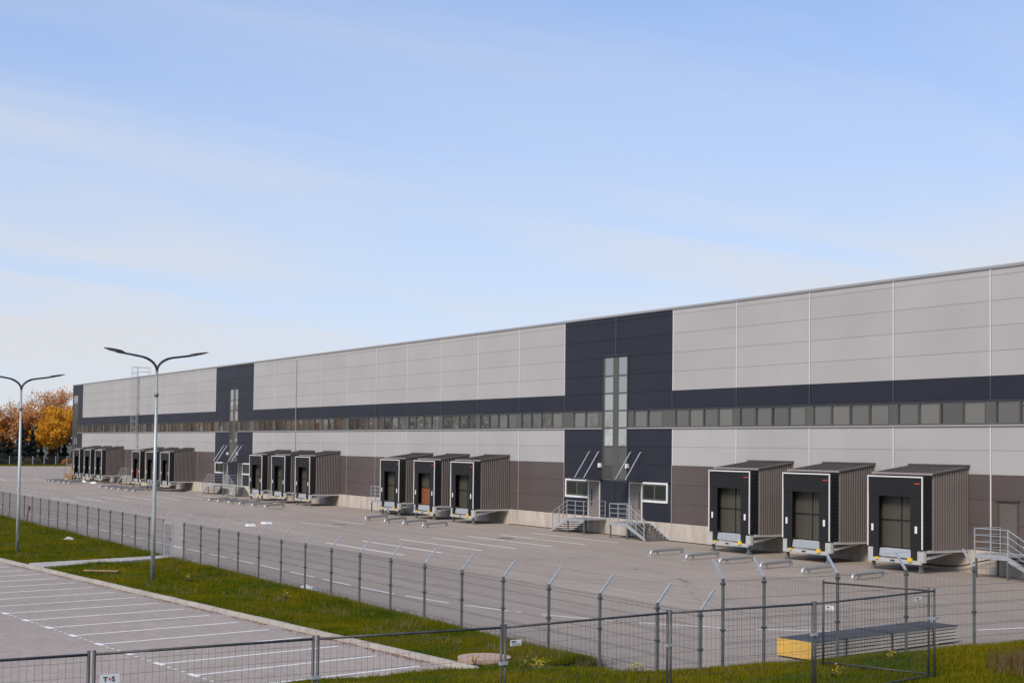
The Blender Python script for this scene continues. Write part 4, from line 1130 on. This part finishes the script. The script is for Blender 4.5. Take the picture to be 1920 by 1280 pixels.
def lump(name, loc, sx, sy, sz, m, label, cat, seed=1):
    r2 = random.Random(seed); b = MB(); n, k = 9, 5
    for i in range(k + 1):
        ph = math.pi / 2 * i / k
        for j in range(n):
            a = 2 * math.pi * j / n; q = 1 + r2.uniform(-.22, .22)
            b.v.append((sx * math.cos(ph) * math.cos(a) * q, sy * math.cos(ph) * math.sin(a) * q, sz * math.sin(ph) * (1 + r2.uniform(-.2, .2)) - .02))
    for i in range(k):
        for j in range(n):
            b.f.append((i * n + j, i * n + (j + 1) % n, (i + 1) * n + (j + 1) % n, (i + 1) * n + j))
    o = link(name, b.mesh(name, m), None, loc); tag(o, label, cat); return o
lump('plastic_bag', (-50.4, -30.75, 0), .62, .28, .22, M['bag'], 'crumpled white plastic sheet at the fence foot on the road edge', 'plastic sheet', 3)
lump('stone', (-80.9, -32.5, .05), .42, .3, .18, M['stone'], 'pale boulder in the grass behind the fence at left', 'stone', 5)
lump('plastic_bag', (-202.5, -4.6, 0), 0.7, .35, .28, M['bag'], 'white bundle on the ground before the farthest docks', 'plastic sheet', 8)
lump('plastic_bag', (-195.2, -3.9, 0), 0.9, .4, .28, M['bag'], 'white bundle under the middle of the farthest dock trio', 'plastic sheet', 9)
lump('plastic_bag', (-189.5, -4.0, 0), 0.8, .4, .26, M['bag'], 'white bundle under the right dock of the farthest trio', 'plastic sheet', 10)
for x, y, lb in ((-93.2, -16.3, 'white flat block lying on the open yard, right of its twin'), (-91.3, -18.2, 'white flat block lying on the open yard, nearer the fence')):
    t = thing('concrete_block', (x, y, 0), lb, 'block', 'white blocks on the yard')
    o = bpy.data.objects.new('slab', MB().hexa([(-.42, -.28, 0), (.42, -.28, 0), (.42, .28, 0), (-.42, .28, 0), (-.38, -.24, .14), (.38, -.24, .14), (.38, .24, .14), (-.38, .24, .14)]).mesh('slab', M['bag'])); col.objects.link(o); o.parent = t
    o = bpy.data.objects.new('lifting_eye', MB().tube([(-.1, 0, .13), (-.1, 0, .2), (.1, 0, .2), (.1, 0, .13)], .015, 5).mesh('lifting_eye', M['wire'])); col.objects.link(o); o.parent = t
t = thing('timber_board', (-59.7, -36.1, .17), 'loose timber board lying in the verge near the kerb', 'board')
for k in range(2):
    o = bpy.data.objects.new('plank', MB().box(-.75, .75, -.12 + k * .13, .0 + k * .13, 0, .04).mesh('plank', M['wood'])); col.objects.link(o); o.parent = t; o.rotation_euler = (0, 0, .9)
t = thing('timber_stack', (-203.6, -4.0, 0), 'upright stack of brown timber pallets at the farthest dock', 'pallets')
for i in range(8):
    b = MB()
    for k in range(5): b.box(-.6, .6, -.5 + k * .22, -.35 + k * .22, .11, .135)
    for k in (-.55, -.05, .45): b.box(k, k + .1, -.5, .53, 0, .108)
    o = bpy.data.objects.new('pallet', b.mesh('pallet', M['wood'])); col.objects.link(o); o.parent = t
    o.location = (rng.uniform(-.06, .06), rng.uniform(-.06, .06), i * .14 if i < 6 else .0); 
    if i >= 6: o.rotation_euler = (R(84), 0, R(40)); o.location = (.9 + .2 * (i - 6), -.2, .55)
for k in range(6):
    o = bpy.data.objects.new('post', MB().bar((-.4 + k * .15, .2, 0), (-.55 + k * .17, .45, 2.4 - .15 * k), .12, .07).mesh('post', M['wood'])); col.objects.link(o); o.parent = t
t = thing('plank_pile', (-158.2, -3.4, 0), 'flat pile of dark planks lying before the dock trio behind the lamp', 'planks')
for k in range(5):
    o = bpy.data.objects.new('plank', MB().box(-2.6, 2.6, -.1, .1, 0, .07).mesh('plank', M['darkwood'])); col.objects.link(o); o.parent = t
    o.location = (rng.uniform(-.3, .3), -.5 + .23 * k, 0 if k % 2 else .075); o.rotation_euler = (0, 0, R(20) + rng.uniform(-.05, .05))
t = thing('folding_trestle', (-165.4, -3.3, 0), 'low grey folding trestle standing between docks behind the tall lamp', 'trestle')
for (a, c) in (((-1.4, 0, 0), (-.9, 0, 1.1)), ((-.4, 0, 0), (-.9, 0, 1.1)), ((.5, .3, 0), (1.0, .3, 1.1)), ((1.5, .3, 0), (1.0, .3, 1.1))):
    o = bpy.data.objects.new('leg', MB().bar(a, c, .06, .06).mesh('leg', M['galvd'])); col.objects.link(o); o.parent = t
for z in (.55, 1.08):
    o = bpy.data.objects.new('beam', MB().bar((-1.3, 0, z), (1.4, .3, z), .08, .06).mesh('beam', M['galvd'])); col.objects.link(o); o.parent = t
t = thing('warning_barrier', (-106.8, -1.1, .98), 'small orange and dark boards on the stair platform beside the dock', 'boards')
for k in range(4):
    o = bpy.data.objects.new('board', MB().box(-.62 + k * .33, -.38 + k * .33, -.04, .0, .05, .32).mesh('board', M['orange'] if k != 1 else M['darkwood'])); col.objects.link(o); o.parent = t; o.rotation_euler = (R(-8), 0, 0)
t = thing('marker_pipe', (-99.1, -31.0, 0), 'short bent red pipe sticking up by the fence at left', 'pipe')
o = bpy.data.objects.new('pipe', MB().tube([(0, 0, 0), (0, 0, .45), (.05, .02, .7), (.22, .05, .95)], .06, 8).mesh('pipe', M['redpipe'], True)); col.objects.link(o); o.parent = t
o = bpy.data.objects.new('cap', MB().tube([(.20, .05, .92), (.28, .06, 1.12)], .085, 8).mesh('cap', M['rubber'])); col.objects.link(o); o.parent = t
t = thing('red_hose', (-131.95, -2.4, 0), 'red hose hanging at the corner of a dock by the far stairs', 'hose')
o = bpy.data.objects.new('hose', MB().tube([(0, 0, 1.1), (-.25, -.1, .9), (-.32, -.1, .5), (-.2, -.1, .15), (.3, -.2, .04), (.9, -.3, .03)], .05, 7).mesh('hose', M['redpipe'], True)); col.objects.link(o); o.parent = t
# cables along the plinth
def cable(pts, r_, label):
    b = MB().tube(spline(pts, 5), r_, 6)
    tag(link('cable', b.mesh('cable', M['cable'], True), None, (0, 0, 0)), label, 'cable', 'cables along the plinth')
cable([(-52.5, -.25, .95), (-51, -.3, .55), (-49.5, -.35, .3), (-48.0, -.3, .2), (-46.3, -.3, .28), (-45.2, -.25, .55), (-43.6, -.25, .85), (-42.6, -.25, .6), (-41.3, -.25, .2), (-39.5, -.25, .1)], .03, 'black cable sagging along the plinth under the nearest docks')
cable([(-87.5, -.28, .03), (-84, -.24, .03), (-80.5, -.3, .03), (-76.8, -.26, .03), (-73.4, -.3, .03), (-72.1, -.3, .1), (-71.6, -.25, .5), (-71.5, -.2, .95)], .025, 'thin black cable at the plinth foot under the left stair')
cable([(-69.0, -.28, .03), (-66, -.26, .03), (-63.5, -.3, .03), (-61.5, -.3, .03)], .025, 'thin black cable on the ground between right stair and nearest docks')

# flowering weeds
weedspots = [(-31.15, -34.2), (-30.0, -33.4), (-29.5, -33.2), (-29.1, -33.5), (-28.7, -33.9), (-47.2, -32.9), (-55.0, -33.9), (-27.3, -31.8), (-26.6, -32.6), (-25.2, -26.0), (-23.8, -29.0)]
wl = ['beside the well cover', 'right of the well cover', 'just past the site fence coupler', 'below the small white sign', 'lowest of those below the white sign', 'near the white plastic sheet', 'by the tall lamp base', 'on the bank left of the fence corner', 'on the bank before the fence corner', 'on the bank right of the yellow stack', 'on the bank below the yellow stack']
for i, (x, y) in enumerate(weedspots):
    z = float(bank_h(np.array(x), np.array(y))) if x > -30.6 else float(verge_h(np.array(x), np.array(y)))
    t = thing('flowering_weed', (x, y, z), 'yellow flowering weed ' + wl[i], 'weed', 'yellow flowering weeds in the grass')
    b = MB(); fl = MB(); r2 = random.Random(50 + i)
    for k in range(7):
        a = r2.uniform(0, 6.3); l = r2.uniform(.03, .14); h = r2.uniform(.12, .32)
        p = (l * math.cos(a), l * math.sin(a), h)
        b.tube([(0, 0, 0), (p[0] * .5, p[1] * .5, h * .6), p], .006, 4)
        for m_ in range(5):
            a2 = r2.uniform(0, 6.3); q = Vector(p) + Vector((r2.uniform(-.05, .05), r2.uniform(-.05, .05), r2.uniform(-.05, .05))); s_ = .018
            u_ = Vector((math.cos(a2), math.sin(a2), .3)) * s_; v_ = Vector((-math.sin(a2), math.cos(a2), .5)) * s_
            fl.poly([q - u_, q - v_, q + u_, q + v_])
    for k in range(10):
        a = r2.uniform(0, 6.3); h = r2.uniform(.05, .15); u_ = Vector((math.cos(a), math.sin(a), 0))
        b.poly([u_ * .02 + Vector((0, 0, h * .4)), u_ * .16 + Vector((-u_.y * .04, u_.x * .04, h)), u_ * .22 + Vector((0, 0, h * 1.1)), u_ * .14 + Vector((u_.y * .04, -u_.x * .04, h * .9))])
    o = bpy.data.objects.new('stems', b.mesh('stems', M['grass2'])); col.objects.link(o); o.parent = t
    o = bpy.data.objects.new('blossoms', fl.mesh('blossoms', M['flower'])); col.objects.link(o); o.parent = t
n_ = 700
xs = nrg.normal(-22.3, .5, n_); ys = nrg.normal(-24.0, .5, n_)
blades('dry_weeds', np.stack([xs, ys, bank_h(xs, ys)], 1), .42, .016, M['weed'], 'reddish brown dry weeds in the lower right corner', per=5, lean=.3)

# ------------------------------------------------------------------ trees
def leaf_mesh(name, P, s, m):
    n = len(P)
    a = nrg.normal(size=(n, 3)); a /= np.linalg.norm(a, axis=1)[:, None]
    b_ = nrg.normal(size=(n, 3)); b_ -= a * (a * b_).sum(1)[:, None]; b_ /= np.linalg.norm(b_, axis=1)[:, None]
    sz = (s * nrg.uniform(.6, 1.4, n))[:, None]
    v = np.stack([P - a * sz, P - b_ * sz * .6, P + a * sz, P + b_ * sz * .6], 1).reshape(-1, 3)
    me = bpy.data.meshes.new(name)
    me.vertices.add(len(v)); me.vertices.foreach_set('co', v.ravel().astype(np.float32))
    me.loops.add(len(v)); me.loops.foreach_set('vertex_index', np.arange(len(v), dtype=np.int32))
    me.polygons.add(n); me.polygons.foreach_set('loop_start', np.arange(0, len(v), 4, dtype=np.int32))
    me.materials.append(m); me.update(calc_edges=True)
    return me
def tree(x, y, h, spread, leafm, label, nleaf=4500, seed=1, low=.22, s=.22, group='autumn trees beyond the far fence', name='autumn_tree'):
    r2 = random.Random(seed)
    t = thing(name, (x, y, 0), label, 'tree', group)
    b = MB(); tips = []
    def grow(p, d, L, rad, lev):
        pts = [p]; q = p
        for k in range(3):
            d = (d + Vector((r2.gauss(0, .16), r2.gauss(0, .16), r2.gauss(.05, .1)))).normalized()
            q = q + d * L / 3; pts.append(q)
        b.tube(pts, [rad, rad * .85, rad * .7, rad * .55], 5 if lev < 2 else 4, False)
        if lev >= 2: tips.extend(pts[1:])
        if lev < 4:
            for c in range(3 if lev else 5):
                a = r2.uniform(0, 6.283); til = r2.uniform(.5, 1.0) if lev else r2.uniform(.35, .85)
                e = Vector((math.cos(a), math.sin(a), 0))
                nd = (d * math.cos(til) + e * math.sin(til) * spread).normalized()
                src = pts[-1] if c < 2 else pts[2]
                grow(src, nd, L * r2.uniform(.58, .78), rad * .52, lev + 1)
    grow(Vector((0, 0, -.2)), Vector((r2.gauss(0, .04), r2.gauss(0, .04), 1)), h * .36, h * .020, 0)
    # a tree with limbs: scale to the wanted height
    zmax = max(v[2] for v in b.v); k = h / zmax
    b.v = [(v[0] * k, v[1] * k, v[2] * k) for v in b.v]; T = np.array([tuple(p * k) for p in tips])
    o = bpy.data.objects.new('trunk', b.mesh('trunk', M['bark'])); col.objects.link(o); o.parent = t
    if nleaf:
        idx = nrg.integers(0, len(T), nleaf)
        P = T[idx] + nrg.normal(0, h * .032, (nleaf, 3))
        P = P[P[:, 2] > h * low]
        o = bpy.data.objects.new('crown', leaf_mesh('crown', P, s, LEAF[leafm])); col.objects.link(o); o.parent = t
    return t
def spruce(x, y, h, wr, label, seed=1, n=2600):
    r2 = random.Random(seed)
    t = thing('spruce', (x, y, 0), label, 'tree', 'dark spruces beyond the far fence')
    o = bpy.data.objects.new('trunk', MB().tube([(0, 0, -.2), (0, 0, h * .97)], [h * .018, .03], 6).mesh('trunk', M['bark'])); col.objects.link(o); o.parent = t
    b = MB()
    for i in range(n):
        f = r2.random() ** .75; z = h * (.05 + .94 * (1 - f)) if False else h * (1 - f * .95)
        rmax = wr * f * (.75 + .25 * math.sin(z * 5.1 + seed)); a = r2.uniform(0, 6.283); r0 = rmax * r2.uniform(.05, .6); r1 = min(rmax, r0 + wr * .45) * r2.uniform(.8, 1.12)
        e = Vector((math.cos(a), math.sin(a), 0)); sd_ = Vector((-e.y, e.x, 0)) * r2.uniform(.1, .26)
        p0 = e * r0 + Vector((0, 0, z)); p1 = e * r1 + Vector((0, 0, z - (r1 - r0) * r2.uniform(.25, .6))); pm_ = (p0 + p1) / 2 + Vector((0, 0, .05))
        b.poly([p0, pm_ + sd_, p1, pm_ - sd_])
    o = bpy.data.objects.new('crown', b.mesh('crown', LEAF['spruce'])); col.objects.link(o); o.parent = t
def ty(pxl, x): return -51.46 + (.188 + .00035 * pxl) * -x
tree(-352, ty(8, -352), 17.5, .75, 'pink', 'nearly bare reddish tree at the left edge beyond the far fence', 900, 3)
tree(-350, ty(112, -350), 18.0, 1.0, 'pink', 'tallest pale orange tree beside the building end', 5200, 12, low=.30)
tree(-343, ty(106, -343), 13.5, 1.0, 'amber', 'bright amber tree in front of the tallest pale orange one', 9000, 21, low=.12, s=.24)
tree(-347, ty(78, -347), 15.0, 1.0, 'pink', 'pale orange tree left of the bright amber one', 3800, 33, low=.3)
tree(-345, ty(88, -345), 10.5, 1.0, 'amber', 'small amber tree between the spruces and the amber tree', 5200, 45, low=.1)
tree(-346, ty(133, -346), 15.0, .9, 'amber', 'amber tree half hidden by the building corner', 7000, 47, low=.12)
tree(-360, ty(22, -360), 13.0, 1.0, 'orange', 'orange tree behind the bare reddish one', 2200, 52, low=.1)
tree(-357, ty(48, -357), 12.5, 1.0, 'orange', 'orange tree behind the two spruces', 3800, 61, low=.1)
tree(-348, ty(2, -348), 7.5, 1.0, 'russet', 'low russet tree at the left edge under the bare one', 2200, 63, low=.06)
tree(-362, ty(100, -362), 11.0, 1.1, 'russet', 'russet tree deep behind the amber trees', 5500, 64, low=.05)
tree(-364, ty(66, -364), 10.0, 1.1, 'russet', 'russet tree deep behind the small amber one', 5500, 65, low=.05)
tree(-355, ty(-35, -355), 15.0, 1.0, 'orange', 'orange tree just outside the left edge', 5000, 66, low=.1)
spruce(-338, ty(38, -338), 10.9, 3.0, 'taller dark spruce seen behind the left lamp pole', 5)
spruce(-339, ty(59, -339), 9.0, 2.6, 'second dark spruce right of the left lamp pole', 6)
spruce(-342, ty(17, -342), 6.0, 3.2, 'low broad dark spruce left of the lamp pole', 7)
spruce(-341, ty(3, -341), 6.6, 3.0, 'low dark spruce at the left frame edge', 8)
spruce(-345, ty(106, -339), 7.0, 2.0, 'slim dark spruce under the amber tree', 9, 1600)
spruce(-343, ty(49, -343), 5.5, 2.6, 'low dark spruce filling the gap between the taller two', 10, 1800)
spruce(-341, ty(76, -341), 4.6, 2.0, 'small dark spruce at the foot of the small amber tree', 13, 1500)
spruce(-347, ty(120, -347), 6.0, 2.2, 'dark spruce near the building end', 14, 1600)
for i, (pxl, lb) in enumerate(((53, 'dry ochre bush by the far fence below the second spruce'), (127, 'rounded russet bush by the far fence at the building end'), (66, 'dry ochre bush by the far fence right of the second spruce'))):
    x = -332; y = ty(pxl, x)
    t = thing('bush', (x, y, 0), lb, 'bush', 'bushes along the far fence')
    n = 1500
    d = nrg.normal(size=(n, 3)); d /= np.linalg.norm(d, axis=1)[:, None]; rr = nrg.uniform(.3, 1, n)[:, None]
    P = d * rr * np.array([1.5, 1.6, 1.7]); P[:, 2] = np.abs(P[:, 2])
    o = bpy.data.objects.new('foliage', leaf_mesh('foliage', P, .16, LEAF['russet' if i == 1 else 'olive'])); col.objects.link(o); o.parent = t
    b = MB()
    for k in range(6):
        a = k * 1.05; b.tube([(0, 0, -.1), (.5 * math.cos(a), .5 * math.sin(a), .8), (.9 * math.cos(a), .9 * math.sin(a), 1.4)], [.05, .03, .015], 4)
    o = bpy.data.objects.new('stems', b.mesh('stems', M['bark'])); col.objects.link(o); o.parent = t
# grass strip and fence before the trees
n_ = 9000
xs = nrg.uniform(-331, -318, n_); ys = nrg.uniform(2, 34, n_)
ok = (xs < -319 - (ys + 31.2) * 0.0 - 0) | (ys < 0); xs, ys = xs[ok], ys[ok]
sheet('grass_strip', [(-319.2, -31), (-319.2, 24), (-337, 95), (-420, 95), (-420, -31)], .01, M['soil'])
blades('far_grass', np.stack([xs, ys, np.full(len(xs), .0)], 1), .22, .07, M['grass'], 'mown grass strip along the far edge of the yard')
ff = thing('far_fence', (-330, 15, 0), 'dark mesh fence with grey posts in front of the far trees', 'fence')
pmf = MB().box(-.07, .07, -.07, .07, 0, 2.05).mesh('post', M['galv'])
for i in range(20):
    y = 0 + i * 2.5
    o = bpy.data.objects.new('post', pmf); col.objects.link(o); o.parent = ff; o.location = (0, y - 15, 0)
for z in (.1, .5, .9, 1.3, 1.7, 2.0):
    wpart('wire', MB().box(-330.01, -329.99, 0, 47.5, z - .012, z + .012), M['wirefine'], ff)
b = MB()
for i in range(470):
    y = i * .101; b.box(-330.004, -329.996, y - .005, y + .005, .05, 2.0)
tag(wpart('upright_wires', b, M['wirefine'], ff), None, None, None, 'stuff')
# trees on the other side of the car park: out of the frame, but mirrored in the window band
far = [(-158, -50, 12, 0, 'bare'), (-170, -53, 11, 0, 'bare'), (-181, -49, 12.5, 0, 'bare'), (-193, -52, 12, 300, 'olive'), (-205, -50, 13, 400, 'olive'), (-216, -53, 11.5, 0, 'bare'), (-228, -50, 12, 1500, 'russet'),
       (-240, -52, 10.5, 4000, 'orange'), (-252, -49, 12, 4500, 'amber'), (-266, -51, 12.5, 5500, 'orange'), (-280, -48, 14, 6500, 'amber'), (-294, -51, 14, 6500, 'orange'), (-308, -48, 15, 6500, 'amber'), (-322, -51, 14, 6500, 'russet'),
       (-337, -48, 15, 6500, 'amber'), (-352, -50, 15, 6500, 'orange'), (-368, -47, 16, 6500, 'russet'), (-384, -49, 16, 6500, 'amber'), (-400, -47, 16, 6500, 'orange'), (-416, -49, 16, 6500, 'amber')]
for i, (x, y, h, n, lf) in enumerate(far):
    tree(x, y, h, .95, lf if lf != 'bare' else 'olive', {'bare': 'leafless', 'olive': 'thin olive', 'russet': 'russet', 'orange': 'orange', 'amber': 'amber'}[lf] + ' tree outside the frame, mirrored in the window band', n, 80 + i, low=.1, s=.26, group='trees mirrored in the warehouse windows')
